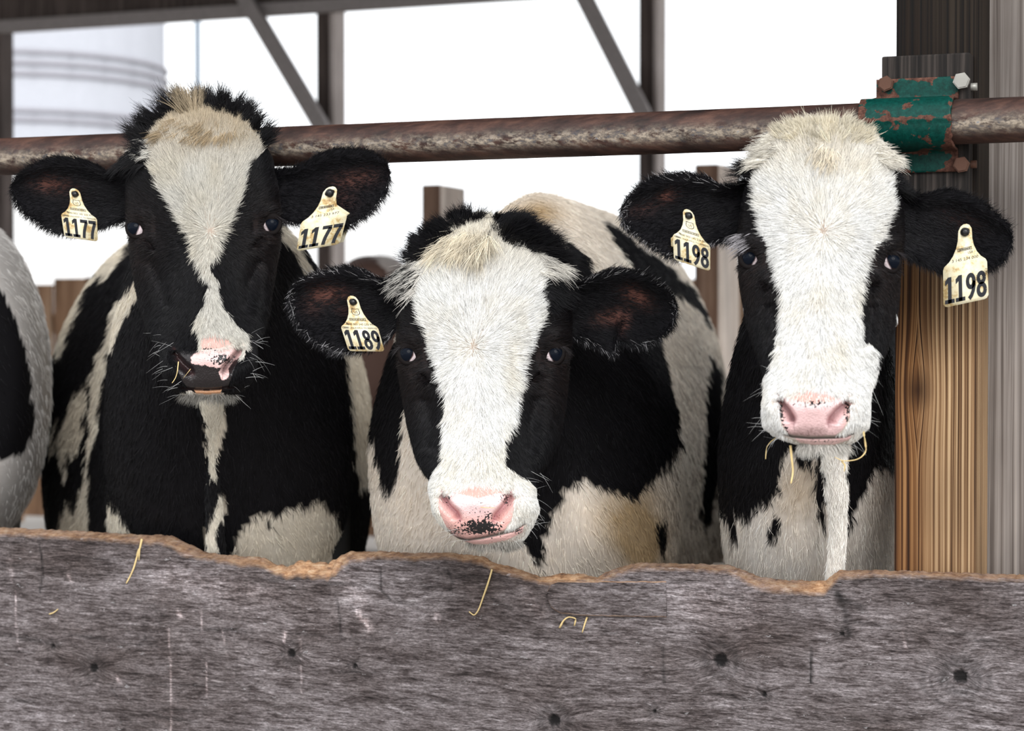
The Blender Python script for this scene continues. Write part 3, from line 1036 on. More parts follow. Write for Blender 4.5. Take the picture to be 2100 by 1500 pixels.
def build_ear(sp, Y0):
    g = Grid()
    R, CFR, CBK = 90, 44, 18
    s = np.linspace(0.0, 1, R + 1)[:-1]

    def run(pts):
        pts = np.asarray(pts, float)
        L = np.concatenate([[0], np.cumsum(np.hypot(*np.diff(pts, axis=0).T))])
        L /= L[-1]
        return np.stack([pchip(L, pts[:, 0], s), pchip(L, pts[:, 1], s)], -1)
    T, Bm = run(sp['top']), run(sp['bot'])
    f = np.linspace(0, 1, CFR)
    C = CFR + CBK
    PX = np.zeros((R, C))
    PY = np.zeros((R, C))
    DZ = np.zeros((R, C))
    PX[:, :CFR] = T[:, :1] * (1 - f) + Bm[:, :1] * f
    PY[:, :CFR] = T[:, 1:] * (1 - f) + Bm[:, 1:] * f
    fb = np.linspace(1, 0, CBK + 2)[1:-1]
    PX[:, CFR:] = T[:, :1] * (1 - fb) + Bm[:, :1] * fb
    PY[:, CFR:] = T[:, 1:] * (1 - fb) + Bm[:, 1:] * fb
    d0, d1 = sp.get('d', (0.085, 0.055))
    ax = d0 + (d1 - d0) * s
    cup = sp.get('cup', 0.028) * np.sin(PI * np.clip(s * 0.9 + 0.1, 0, 1)) ** 0.7
    bow = 1 - np.abs(2 * f - 1) ** 2.2
    roll = np.exp(-((f - 0.10) / 0.09) ** 2) * 0.010 + np.exp(-((f - 0.93) / 0.07) ** 2) * 0.006
    DZ[:, :CFR] = ax[:, None] + cup[:, None] * bow[None] - roll[None] * np.sin(PI * s)[:, None]
    # folds inside the cup
    DZ[:, :CFR] += 0.004 * np.sin(f[None] * 9 + s[:, None] * 5) * bow[None] * np.sin(PI * s)[:, None]
    bowb = 1 - np.abs(2 * fb - 1) ** 2.2
    thick = 0.007 + 0.030 * (1 - s) ** 3
    DZ[:, CFR:] = ax[:, None] + cup[:, None] * bowb[None] + (thick[:, None] * (0.5 + 0.5 * bowb[None]))
    g.R, g.C, g.CF = R, C, CFR
    g.PX, g.PY, g.DZ = PX, PY, DZ
    g.V = P(PX, PY, Y0 + DZ)
    g.poles = np.stack([g.V[0].mean(0), P((T[-1, 0] + Bm[-1, 0]) / 2 + (sp['top'][-1][0] - T[-1, 0]) * 0.6, sp['top'][-1][1], Y0 + d1 + 0.005)])
    g.s = np.broadcast_to(s[:, None], (R, C))
    fa = np.concatenate([f, fb])
    g.f = np.broadcast_to(fa[None], (R, C))
    g.Y0 = Y0
    return g


def grid_mesh(name, g, col, pad=None, spk=None):
    V = np.concatenate([g.V.reshape(-1, 3), g.poles])
    n = g.R * g.C

    def ext(a, k):
        a = a.reshape(n, k) if k > 1 else a.reshape(n)
        return np.concatenate([a, a[:1] if k > 1 else a[:1], a[-1:]])
    c4 = np.concatenate([col, np.ones(col.shape[:2] + (1,))], -1)
    z = np.zeros((g.R, g.C))
    o = mesh_np(name, V, tube_faces(g.R, g.C), M_SKIN, attrs={
        'Col': ('FLOAT_COLOR', ext(c4, 4)), 'pad': ('FLOAT', ext(pad if pad is not None else z, 1)), 'spk': ('FLOAT', ext(spk if spk is not None else z, 1))}, link=False)
    COL.objects.link(o)
    return fix_normals(o)


class Hair:
    def __init__(s):
        s.pos, s.rad, s.col = [], [], []

    def add(s, root, dirs, nrm, L, col, r0=0.00042, lift=0.25, bend=0.25, droop=0.0, K=5, wave=0.1):
        n = len(root)
        if n == 0:
            return
        t = np.linspace(0, 1, K)
        d = dirs - (dirs * nrm).sum(1)[:, None] * nrm
        d /= np.linalg.norm(d, axis=1)[:, None] + 1e-9
        side = np.cross(nrm, d)
        L = np.broadcast_to(L, (n,))
        lift = np.broadcast_to(lift, (n,))
        w = rng.normal(0, 1, n) * wave
        w2 = rng.normal(0, 1, n) * wave
        p = np.zeros((n, K, 3))
        for k in range(K):
            tt = t[k]
            p[:, k] = (root - nrm * 0.0004 + d * (L * tt)[:, None]
                       + nrm * (L * lift * (tt - bend * tt * tt))[:, None]
                       + side * (L * (w * tt * tt + w2 * tt * 0.7))[:, None]
                       - ZA * (L * droop * tt * tt)[:, None])
        s.pos.append(p.reshape(-1, 3))
        rr = np.broadcast_to(r0, (n,))[:, None] * (1 - 0.85 * t[None] ** 1.6)
        s.rad.append(rr.ravel())
        s.col.append(np.concatenate([np.clip(col, 0, 1), np.ones((n, 1))], 1))
        s.K = K

    def make(s, name, parent):
        pos = np.concatenate(s.pos).astype(np.float32)
        rad = np.concatenate(s.rad).astype(np.float32)
        col = np.concatenate(s.col).astype(np.float32)
        hc = bpy.data.hair_curves.new(name)
        hc.add_curves([s.K] * len(col))
        hc.attributes['position'].data.foreach_set('vector', pos.ravel())
        a = hc.attributes.new('radius', 'FLOAT', 'POINT')
        a.data.foreach_set('value', rad)
        a = hc.attributes.new('hcol', 'FLOAT_COLOR', 'CURVE')
        a.data.foreach_set('color', col.ravel())
        hc.materials.append(M_HAIR)
        o = bpy.data.objects.new(name, hc)
        COL.objects.link(o)
        if parent is not None:
            adopt(o, parent)
        return o


def sample(g, n, weight):
    """random points on the grid surface: positions, normals, picture coordinates, grid coordinates"""
    V = g.V
    A = np.linalg.norm(np.cross(np.roll(V, -1, 1)[:-1] - V[:-1], V[1:] - V[:-1]), axis=2) * weight[:-1]
    p = A.ravel() / A.sum()
    idx = rng.choice(len(p), n, p=p)
    r, c = idx // g.C, idx % g.C
    c2 = (c + 1) % g.C
    a, b = rng.random(n), rng.random(n)

    def lerp(M):
        sh = (-1,) + (1,) * (M.ndim - 2)
        aa, bb = a.reshape(sh), b.reshape(sh)
        return (M[r, c] * (1 - aa) + M[r, c2] * aa) * (1 - bb) + (M[r + 1, c] * (1 - aa) + M[r + 1, c2] * aa) * bb
    nm = lerp(g.N)
    nm /= np.linalg.norm(nm, axis=1)[:, None]
    return lerp(V), nm, lerp(g.PX), lerp(g.PY), r, c


def orient(g):
    g.N = grid_normals(g.V)
    c = g.V.reshape(-1, 3).mean(0)
    if ((g.V - g.V.mean(1, keepdims=True)) * g.N).sum() < 0:
        g.N = -g.N


def union(objs, name):
    kd = KDTree(sum(len(o.data.vertices) for o in objs))
    keepc, n_ = [], 0
    for o in objs:
        nv = len(o.data.vertices)
        co = np.zeros(nv * 3, np.float32)
        o.data.vertices.foreach_get('co', co)
        cc = np.zeros(nv * 4, np.float32)
        o.data.attributes['Col'].data.foreach_get('color', cc)
        keepc.append(cc.reshape(-1, 4))
        for k, v in enumerate(co.reshape(-1, 3).tolist()):
            kd.insert(v, n_ + k)
        n_ += nv
    keepc = np.concatenate(keepc)
    kd.balance()
    base = objs[0]
    base.name = name
    base.data.name = name
    nv0 = sum(len(o.data.vertices) for o in objs)
    for o in objs[1:]:
        m = base.modifiers.new('u', 'BOOLEAN')
        m.operation = 'UNION'
        m.solver = 'MANIFOLD'
        m.object = o
    dg = bpy.context.evaluated_depsgraph_get()
    dg.update()
    me = bpy.data.meshes.new_from_object(base.evaluated_get(dg))
    if len(me.vertices) > 0.4 * nv0:
        base.modifiers.clear()
        base.data = me
        for p in (me.polygons,):
            p.foreach_set('use_smooth', np.ones(len(me.polygons), bool))
        for o in objs[1:]:
            bpy.data.objects.remove(o)
    else:
        print('UNION FAILED', name)
        base.modifiers.clear()
        with bpy.context.temp_override(active_object=base, selected_editable_objects=objs):
            bpy.ops.object.join()
    me = base.data                                      # the cut edges take the colour of the nearest original point
    nv = len(me.vertices)
    co = np.zeros(nv * 3, np.float32)
    me.vertices.foreach_get('co', co)
    idx = np.array([kd.find(v)[1] for v in co.reshape(-1, 3).tolist()])
    me.attributes['Col'].data.foreach_set('color', keepc[idx].ravel())
    me.materials.clear()
    me.materials.append(M_SKIN)
    return base


def paint(px, py, coat, jit=3.0):
    """coat colour at picture coordinates: 1 white, 0 black"""
    jx = px + jit * 2 * (vnoise(px / 7, py / 7, 21) - 0.5) + jit * 2.4 * (vnoise(px / 22, py / 22, 23) - 0.5)
    jy = py + jit * 2 * (vnoise(px / 7, py / 7, 22) - 0.5) + jit * 2.4 * (vnoise(px / 22, py / 22, 24) - 0.5)
    w = np.zeros(np.shape(px))
    for kind, poly in coat:
        m = inpoly(jx, jy, poly)
        w = np.where(m, kind, w)
    return w


def to_px(V):
    d = V - np.array([0, 0, CAMZ])
    f = d[:, 1] * CP - d[:, 2] * SP
    u = d[:, 1] * SP + d[:, 2] * CP
    return 1050 + FPX * d[:, 0] / f, 750 - FPX * u / f


def leg_pts(x, y, zt, hind, sgn=1):
    if hind:
        return [(x, y - 0.10, zt), (x, y - 0.06, zt - 0.2), (x, y + 0.05, 0.62), (x, y + 0.16, 0.46), (x, y + 0.12, 0.28), (x, y + 0.08, 0.12), (x, y + 0.04, 0.06), (x, y + 0.02, 0.0)], \
            [0.12, 0.14, 0.095, 0.055, 0.042, 0.045, 0.055, 0.06]
    return [(x, y + 0.04, zt), (x, y + 0.02, zt - 0.2), (x, y, 0.52), (x, y - 0.01, 0.40), (x, y, 0.24), (x, y, 0.12), (x, y - 0.02, 0.06), (x, y - 0.03, 0.0)], \
        [0.10, 0.10, 0.068, 0.062, 0.040, 0.045, 0.052, 0.058]


def build_eye(e, Y0, depth, parent, side):
    """an eyeball: dark iris with wet cornea, white showing at the inner corner"""
    Rm = e['r'] * Y0 / FPX
    c = P(e['c'][0], e['c'][1], Y0 + depth)
    n, m = 40, 56
    th = np.linspace(0, PI, n + 2)[1:-1]
    ph = np.linspace(0, 2 * PI, m, endpoint=False)
    look = np.array([side * 0.45, -0.86, 0.06])
    look /= np.linalg.norm(look)
    lv = P(e['iris'][0], e['iris'][1], 1.0) - P(e['c'][0], e['c'][1], 1.0)
    x = np.cross(look, ZA)
    x /= np.linalg.norm(x)
    y = np.cross(x, look)
    S = (np.cos(th)[:, None, None] * look + np.sin(th)[:, None, None] * (np.cos(ph)[None, :, None] * x + np.sin(ph)[None, :, None] * y))
    # iris is set where the picture shows it
    ic = np.array([e['iris'][0] - e['c'][0] + side * 4.0, 0, -(e['iris'][1] - e['c'][1]) + 1.0]) / e['r']
    ic[2] += 0.05
    ic[1] = -math.sqrt(max(0.05, 1 - ic[0] ** 2 - ic[2] ** 2))
    ang = np.arccos(np.clip(S @ ic, -1, 1))
    k = smooth01((ang - e.get('ia', 0.86)) / 0.06)[..., None]
    ring = np.exp(-((ang - e.get('ia', 0.86)) / 0.06) ** 2)[..., None]
    med = smooth01((S @ np.array([-side * 0.92, 0, -0.39]) - e.get('wm', 0.30)) / 0.12)[..., None] * smooth01((0.75 - S[..., 2:3]) / 0.3)
    col = np.array([0.004, 0.006, 0.011]) * (1 - k) + (np.array([0.78, 0.66, 0.68]) * med + np.array([0.02, 0.012, 0.011]) * (1 - med)) * k
    col = col * (1 - 0.7 * ring * med) + np.array([0.10, 0.035, 0.02]) * 0.7 * ring * med
    # pink inner corner
    inn = smooth01((S[..., 0] * -side - 0.72) / 0.2)[..., None]
    col = col * (1 - 0.5 * inn * k) + np.array([0.65, 0.30, 0.30]) * 0.5 * inn * k
    bul = 1 + 0.05 * np.exp(-(ang / 0.55) ** 2)
    V = c + Rm * bul[..., None] * S
    V = np.concatenate([V.reshape(-1, 3), [c + Rm * look], [c - Rm * look]])
    col = np.concatenate([col.reshape(-1, 3), col[0, :1], col[-1, :1]])
    o = fix_normals(mesh_np('eye', V, tube_faces(n, m), M_EYE, attrs={'Col': ('FLOAT_COLOR', np.concatenate([col, np.ones((len(col), 1))], 1))}))
    adopt(o, parent)
    return o


def lid_ring(e, Y0, depth, side):
    """upper and lower eyelid: an almond ring hugging the eyeball"""
    n, m = 56, 10
    a = np.linspace(0, 2 * PI, n, endpoint=False)
    rot = e.get('rot', 0.0)
    ex = e['a'] * np.cos(a)
    ey = -e['b'] * np.sin(a) * (1 - 0.25 * np.cos(a) ** 2)
    qx = e['c'][0] + e.get('ox', 0) + ex * math.cos(rot) - ey * math.sin(rot)
    qy = e['c'][1] + e.get('oy', 0) + ex * math.sin(rot) + ey * math.cos(rot)
    s = Y0 / FPX
    d2 = ((qx - e['c'][0]) ** 2 + (qy - e['c'][1]) ** 2) * s * s
    Rm = e['r'] * s
    z = depth - np.sqrt(np.maximum(Rm * Rm - d2, (0.25 * Rm) ** 2)) - 0.0005
    pts = P(qx, qy, Y0 + z)
    rad = (3.4 + 3.2 * np.clip(np.sin(a), 0, 1)) * s
    cen = pts.mean(0)
    tan = np.roll(pts, -1, 0) - np.roll(pts, 1, 0)
    tan /= np.linalg.norm(tan, axis=1)[:, None]
    out = pts - cen
    out -= (out * tan).sum(1)[:, None] * tan
    out /= np.linalg.norm(out, axis=1)[:, None]
    w = np.cross(tan, out)
    b = np.linspace(0, 2 * PI, m, endpoint=False)
    V = pts[:, None] + rad[:, None, None] * (np.cos(b)[None, :, None] * out[:, None] * 1.5 + np.sin(b)[None, :, None] * w[:, None])
    i = np.arange(n)[:, None]
    j = np.arange(m)[None]
    q = np.stack([i * m + j, i * m + (j + 1) % m, ((i + 1) % n) * m + (j + 1) % m, ((i + 1) % n) * m + j], -1).reshape(-1, 4)
    nv = n * m
    c4 = np.tile(np.array([0.008, 0.006, 0.006, 1.0]), (nv, 1))
    o = mesh_np('lid', V.reshape(-1, 3), [q], M_SKIN, attrs={'Col': ('FLOAT_COLOR', c4), 'pad': ('FLOAT', np.full(nv, 0.1)), 'spk': ('FLOAT', np.zeros(nv))})
    return fix_normals(o)


def hide_tube(name, pts, rad, c, seg=16, samples=5, squash=1.0):
    return tube(name, pts, rad, M_SKIN, None, seg, samples, squash, attrs={'Col': ('FLOAT_COLOR', [*c, 1.0]), 'pad': ('FLOAT', 0.0), 'spk': ('FLOAT', 0.0)})


def flow_face(px, py, wh):
    dx, dy = px - wh[0], py - wh[1]
    r = np.hypot(dx, dy) + 1e-6
    dx, dy = dx / r, dy / r
    d = dx[:, None] * XA - dy[:, None] * ZA
    return d, r


def build_cow(name, sp, label, cat='cow', density=1.0):
    root = empty(name, (float(P(sp['rings'][4][1], 667, sp['rings'][4][0])[0]), sp['rings'][4][0] + 0.3, 0))
    tag(root, label, cat)
    body = build_body(sp)
    orient(body)
    coatB = sp['coat_body']
    wB = paint(body.PX, body.PY, coatB, 3)
    tanB = sp.get('tan', lambda x, y: 0 * x)
    cream = np.array(sp.get('cream', (0.66, 0.61, 0.53)))
    tn = np.clip(tanB(body.PX, body.PY), 0, 1)[..., None]
    whB = cream * (1 - tn) + np.array([0.50, 0.37, 0.22]) * tn
    blk = np.array(sp.get('black', BLACK))
    colB = blk * (1 - wB[..., None]) + whB * wB[..., None]
    parts = [grid_mesh('body', body, colB)]
    # legs and tail stand behind the board
    rg = sp['rings']
    yF, yH = rg[4][0] + 0.18, rg[-3][0] - 0.2
    for yy, hind, ri in ((yF, False, 5), (yH, True, -3)):
        rgi = rg[ri]
        cxm = float(P(rgi[1], 667, rgi[0])[0])
        hwm = rgi[2] / FPX * rgi[0]
        zb = CAMZ + float(ray(0, rgi[4])[1]) * rgi[0]
        for sg in (-1, 1):
            pts, rad = leg_pts(cxm + sg * hwm * 0.55, yy, zb + 0.3, hind)
            parts.append(hide_tube('leg', pts, rad, sp.get('legcol', (0.55, 0.50, 0.42)), 16, 5))
    e = rg[-1]
    tx = float(P(e[1], 667, e[0])[0])
    tz = CAMZ + float(ray(0, rg[-3][3])[1]) * rg[-3][0]
    parts.append(hide_tube('tail', [(tx, e[0] - 0.15, tz - 0.06), (tx, e[0] + 0.06, tz - 0.08), (tx, e[0] + 0.12, tz - 0.3), (tx, e[0] + 0.11, tz - 0.7), (tx, e[0] + 0.1, tz - 0.95)],
                           [0.035, 0.03, 0.02, 0.015, 0.03], blk, 10, 4))
    folds = []
    for dl in sp.get('dewlap', []):
        pts = [P(x, y, Y) for (x, y, Y, r) in dl['pts']]
        rad = [r * Y / FPX for (x, y, Y, r) in dl['pts']]
        fo = hide_tube('fold', pts, rad, dl['col'], 20, 8)
        parts.append(fo)
        nvf = len(fo.data.vertices)
        fv = np.zeros(nvf * 3, np.float32)
        fo.data.vertices.foreach_get('co', fv)
        fv = fv.reshape(-1, 3)
        fx, fy = to_px(fv)
        wf = paint(fx, fy, coatB, 3)[:, None]
        fc = blk * (1 - wf) + cream * wf
        fo.data.attributes['Col'].data.foreach_set('color', np.concatenate([fc, np.ones((nvf, 1))], 1).astype(np.float32).ravel())
        folds.append(fv)
    hair = Hair()
    long = Hair()
    dens = density
    for fv in folds:
        nf = int(5000 * dens)
        rows_ = (len(fv) - 2) // 20
        r = rng.integers(0, rows_ - 1, nf)
        aa, ff = rng.random(nf) * 20, rng.random(nf)[:, None]
        c0_ = np.floor(aa).astype(int) % 20
        G3 = fv[:-2].reshape(rows_, 20, 3)
        fr_ = (aa - np.floor(aa))[:, None]
        pp = (G3[r, c0_] * (1 - fr_) + G3[r, (c0_ + 1) % 20] * fr_) * (1 - ff) + (G3[r + 1, c0_] * (1 - fr_) + G3[r + 1, (c0_ + 1) % 20] * fr_) * ff
        nm = pp - (G3.mean(1)[r] * (1 - ff) + G3.mean(1)[r + 1] * ff)
        nm /= np.linalg.norm(nm, axis=1)[:, None]
        fx, fy = to_px(pp)
        wf = paint(fx, fy, coatB, 4)[:, None]
        ch = np.where(wf > 0.5, cream * 1.1 * np.clip(rng.normal(1, 0.12, (nf, 1)), 0.5, 1.4), blk * rng.uniform(0.5, 1.8, (nf, 1)))
        hair.add(pp, -ZA + rng.normal(0, 0.2, (nf, 3)), nm, 0.014 * rng.uniform(0.6, 1.4, nf), ch, 0.0005, 0.3, 0.4)
    if 'rows' in sp:
        h = build_head(sp)
        orient(h)
        PX, PY = h.PX, h.PY
        w = paint(PX, PY, sp['coat'], 2.5)
        fr = np.zeros((h.R, h.C))
        fr[:, :h.CF] = 1
        vz = smooth01(((PY - sp['rows'][0][0]) / (sp['rows'][-1][0] - sp['rows'][0][0]) - 0.68) / 0.12)[..., None]
        col = BLACK * 0.6 * (1 - w[..., None]) + (np.array([0.42, 0.35, 0.29]) * (1 - vz) + np.array([0.60, 0.54, 0.48]) * vz) * w[..., None]
        pad = inpoly(PX, PY, sp['pad']) & (fr > 0)
        padc = np.array(sp['padcol'](PX, PY))
        col = np.where(pad[..., None], padc, col)
        # pink skin showing through above the nose pad
        pk = inpoly(PX, PY, sp['pinkskin']) & (fr > 0) & ~pad
        d, sx, ss = polydist(PX, PY, sp['mouth'])
        lip = inpoly(PX, PY, sp['lip']) & (fr > 0)
        col = np.where(lip[..., None], np.array(sp.get('lipcol', (0.72, 0.40, 0.36))), col)
        mk = np.exp(-(d / 2.9) ** 2)[..., None] * fr[..., None]
        col = col * (1 - 0.9 * mk) + np.array([0.02, 0.012, 0.012]) * 0.9 * mk
        pks = np.where(pk, smooth01(polydist(PX, PY, sp['pinkskin'] + sp['pinkskin'][:1])[0] / 5), 0.0)
        col = col * (1 - pks[..., None]) + np.array([0.70, 0.41, 0.36]) * pks[..., None]
        # inside of the nostrils
        for pts, w1, w2_, amp, sd in sp['grooves'][:2]:
            dd, sx2, ss2 = polydist(PX, PY, pts)
            kk = np.exp(-(dd / np.where(sx2 * sd > 0, w2_ * 0.55, w1 * 0.7)) ** 2)[..., None] * fr[..., None]
            col = col * (1 - 0.75 * kk) + np.array(sp.get('nostril', (0.32, 0.10, 0.11))) * 0.75 * kk
        bare = np.zeros((h.R, h.C))
        for e_ in sp['eyes']:
            q = np.hypot((PX - e_['c'][0]) / (e_['a'] * 2.1), (PY - e_['c'][1]) / (e_['b'] * 2.0))
            bare = np.maximum(bare, smooth01((1.0 - q) / 0.25))
            brown = np.exp(-(q / 1.15) ** 2)[..., None] * (1 - w[..., None])
            col = col + brown * np.array([0.020, 0.013, 0.011])
        spk = np.zeros((h.R, h.C))
        for (cx, cy, sx, sy, am) in sp['specks']:
            spk = np.maximum(spk, am * np.exp(-((PX - cx) / sx) ** 2 - ((PY - cy) / sy) ** 2))
        spk *= (pad | lip | pk)
        parts.append(grid_mesh('head', h, col, (pad | lip) * 1.0, spk))
        for e_ in sp['eyes']:
            side = -1 if e_['c'][0] < sp['whorl'][0] else 1
            d2 = np.hypot(PX - (e_['c'][0] - side * 4), PY - e_['c'][1]) + (fr < 1) * 1e6
            dep = float(h.DZ.ravel()[np.argmin(d2)]) + e_.get('in', 0.006)
            build_eye(e_, sp['Y'], dep, root, side)
            parts.append(lid_ring(e_, sp['Y'], dep, side))
        # ---- face hair
        mouthd = d
        lipd = polydist(PX, PY, sp['lip'])[0]
        keep = fr * (1 - (pad | lip)) * np.where(lipd < 7, 0.12, 1.0) * (1 - bare * 0.75) * np.where(mouthd < 4, 0, 1)
        keep = keep * np.where(h.N[..., 1] < 0.35, 1, 0)
        keep = keep * (1 - 0.86 * pks)
        n = int(100000 * dens)
        pos, nm, px, py, r, c = sample(h, n, keep)
        dirs, rr = flow_face(px, py, sp['whorl'])
        v = (py - sp['rows'][0][0]) / (sp['rows'][-1][0] - sp['rows'][0][0])
        dirs = dirs + rng.normal(0, 0.10, (n, 3)) + YA * 0.2 + (fbm(px / 18, py / 18, 51) - 0.45)[:, None] * XA * 0.35 + (fbm(px / 18, py / 18, 52) - 0.45)[:, None] * ZA * 0.35
        # the nose hair runs down, the poll hair up
        dirs = dirs - ZA * 0.5 * smooth01((v - 0.45) / 0.2)[:, None]
        ww = paint(px, py, sp['coat'], 3.5)
        shade = np.clip(rng.normal(1, 0.15, n), 0.5, 1.3)[:, None]
        top = smooth01((0.26 - v) / 0.24)[:, None] * sp.get('beige', 1.0)
        wc = np.array(sp.get('white', WHITE))
        cw = wc * (1 - top) + np.array(sp.get('topcol', BEIGE)) * top
        yel = (fbm(px / 40, py / 60, 31) - 0.35)[:, None] * 0.4
        cw = cw * (1 - np.clip(yel, 0, 0.2) * np.array([0.3, 0.5, 0.9]))
        dark = rng.random(n) < 0.07
        cw = np.where(dark[:, None], cw * 0.55, cw)
        cb = BLACK * 0.85 * np.clip(rng.normal(1, 0.6, (n, 1)), 0.2, 3)
        for e_ in sp['eyes']:
            q = np.hypot((px - e_['c'][0]) / 62, (py - e_['c'][1] - 25) / 85)
            cb = cb + (np.exp(-q ** 2) * (0.2 + 1.8 * rng.random(n) ** 2) * (0.3 + 1.2 * fbm(px / 12, py / 14, 71)))[:, None] * np.array([0.016, 0.0105, 0.009])
        colh = np.where(ww[:, None] > 0.5, cw * shade, cb)
        face = smooth01((v - 0.72) / 0.12)
        L = (0.0165 + 0.009 * smooth01((0.3 - v) / 0.3)) * (1 - 0.5 * face) * np.clip(rng.normal(1, 0.2, n), 0.5, 1.6)
        L = np.where(ww > 0.5, L, L * 0.8)
        L *= 0.75 + 0.25 * smooth01(rr / 20)
        hair.add(pos, dirs, nm, L, colh, 0.00036 * np.where(ww > .5, 1.0, 0.95), np.clip(rng.normal(0.25, 0.08, n), 0.10, 0.5) + 0.12 * smooth01((20 - rr) / 20), 0.40)
        # ---- poll tuft
        for (poly, tc, n2, len0, mode) in sp['tufts']:
            tk = inpoly(PX, PY, poly) * fr
            if tk.sum() < 5:
                continue
            pos, nm, px, py, r, c = sample(h, int(n2 * dens), tk)
            m = len(px)
            # clumps
            cl = np.floor(px / 11 + 3 * vnoise(px / 30, py / 9, 3)) + 57 * np.floor(py / 12)
            cr = hash2(cl, cl * 0.37, 4)
            cr2 = hash2(cl, cl * 0.77, 5)
            dxm = (px - sp['whorl'][0]) / 90 + (cr - 0.5) * 1.1
            up = mode[0]
            dirs = dxm[:, None] * XA * mode[1] + ZA * up + YA * mode[2] + rng.normal(0, 0.14, (m, 3)) + (cr2[:, None] - 0.5) * YA * 0.5
            # stand up off the skin
            nm2 = nm * 0.15 + dirs / (np.linalg.norm(dirs, axis=1)[:, None]) * 0.01
            L = len0 * (0.65 + 0.6 * cr2) * np.clip(rng.normal(1, 0.18, m), 0.5, 1.5)
            cc = np.array(tc) * np.clip(rng.normal(1, 0.16, (m, 1)), 0.5, 1.5) * (0.72 + 0.5 * hash2(cl, cl * 0.11, 9))[:, None]
            dn = dirs / np.linalg.norm(dirs, axis=1)[:, None]
            perp = np.cross(dn, YA)
            perp /= np.linalg.norm(perp, axis=1)[:, None] + 1e-9
            pn = np.cross(perp, dn)
            long.add(pos, dn, pn, L, cc, 0.00045, (cr - 0.5) * 0.9, 0.2, mode[3], K=6, wave=0.12)
        # ---- chin hair and whiskers
        ck = ((PY > sp['chin'][0]) & (fr > 0)) * 1.0
        ck *= (1 - (pad | lip))
        pos, nm, px, py, r, c = sample(h, int(sp['chin'][2] * dens), ck)
        m = len(px)
        cx0 = sp['whorl'][0] if 'cx' not in sp else sp['cx']
        dirs = (px - cx0)[:, None] / 110 * XA - ZA * 0.9 + rng.normal(0, 0.22, (m, 3)) - YA * 0.2
        dn = dirs / np.linalg.norm(dirs, axis=1)[:, None]
        pn = np.cross(np.cross(dn, YA), dn)
        long.add(pos, dn, pn, rng.uniform(0.005, sp['chin'][3], m), np.array(sp['chin'][1]) * np.clip(rng.normal(1, 0.25, (m, 1)), 0.3, 1.6), 0.00024, rng.normal(0, 0.35, m), 0.2, 0.1, K=6, wave=0.14)
        wk = np.zeros((h.R, h.C))
        mz = (v_ := (PY - sp['rows'][0][0]) / (sp['rows'][-1][0] - sp['rows'][0][0]))
        edge = np.zeros((h.R, h.C))
        edge[:, 6:52] = 1
        edge[:, h.CF - 52:h.CF - 6] = 1
        wk = edge * ((mz > 0.76) & (mz < 0.985))
        pos, nm, px, py, r, c = sample(h, 50, wk)
        m = len(px)
        dirs = np.sign(px - cx0)[:, None] * XA + ZA * rng.normal(-0.2, 0.6, m)[:, None] - YA * rng.uniform(0.0, 0.6, m)[:, None]
        dn = dirs / np.linalg.norm(dirs, axis=1)[:, None]
        pn = np.cross(np.cross(dn, YA), dn)
        wlong = Hair()
        wlong.add(pos, dn, pn, rng.uniform(0.012, 0.040, m), np.full((m, 3), 0.62) * rng.uniform(0.3, 1.2, (m, 1)), 0.0002, rng.normal(0, 0.3, m), 0.3, 0.15, K=6, wave=0.12)
        # lashes
        for e_ in sp['eyes']:
            side = -1 if e_['c'][0] < sp['whorl'][0] else 1
            nl = 30
            a = rng.uniform(0.05 * PI, 0.62 * PI, nl)
            a = a if side > 0 else PI - a
            lx = e_['c'][0] + e_['a'] * np.cos(a)
            ly = e_['c'][1] - e_['b'] * np.sin(a) - 4
            d2 = np.hypot(PX - e_['c'][0], PY - e_['c'][1]) + (fr < 1) * 1e6
            dep = float(h.DZ.ravel()[np.argmin(d2)])
            pos = P(lx, ly, sp['Y'] + dep - 0.004 - 0.004 * np.sin(a))
            dn = (np.cos(a) * 0.5 + side * 0.9)[:, None] * XA - ZA * rng.uniform(0.2, 0.9, nl)[:, None] - YA * 0.7
            dn /= np.linalg.norm(dn, axis=1)[:, None]
            pn = np.cross(np.cross(dn, YA), dn)
            long.add(pos, dn, pn, rng.uniform(0.012, 0.022, nl), np.tile(np.array([0.03, 0.026, 0.028]), (nl, 1)), 0.0003, 0.2, 0.3, 0.2, K=6)
        wlong.make('whiskers', root)
        # ---- ears
        for ei, es in enumerate(sp['ears']):
            g = build_ear(es, sp['Y'])
            orient(g)
            es['grid'] = g
            frE = np.zeros((g.R, g.C))
            frE[:, :g.CF] = 1
            pinkm = np.zeros((g.R, g.C))
            for (cx, cy, sx, sy, rot, am) in es['pink']:
                dx, dy = g.PX - cx, g.PY - cy
                ca, sa = math.cos(rot), math.sin(rot)
                pinkm = np.maximum(pinkm, am * np.exp(-((dx * ca + dy * sa) / sx) ** 2 - ((-dx * sa + dy * ca) / sy) ** 2))
            pinkm *= frE * (0.35 + 1.1 * fbm(g.PX / 16, g.PY / 12, 17))
            colE = BLACK * 1.3 + pinkm[..., None] * np.array([0.24, 0.095, 0.068])
            parts.append(grid_mesh('ear', g, colE, pinkm * 0.3))
            base, tip = np.array(es['top'][0]), np.array(es['top'][-1])
            ax = (tip - base) / np.linalg.norm(tip - base)
            n = int(9500 * dens)
            kE = 1.0 - 0.75 * np.clip(pinkm * 1.6, 0, 1)
            pos, nm, px, py, r, c = sample(g, n, kE)
            fv = g.f[r, c]
            perp = np.where(fv < 0.5, -1.0, 1.0) * np.abs(2 * fv - 1) ** 1.5
            dirs = (ax[0] * XA - ax[1] * ZA)[None] * 0.9 - ZA * perp[:, None] * 0.9 + rng.normal(0, 0.22, (n, 3))
            gry = es.get('grey', 0.0)
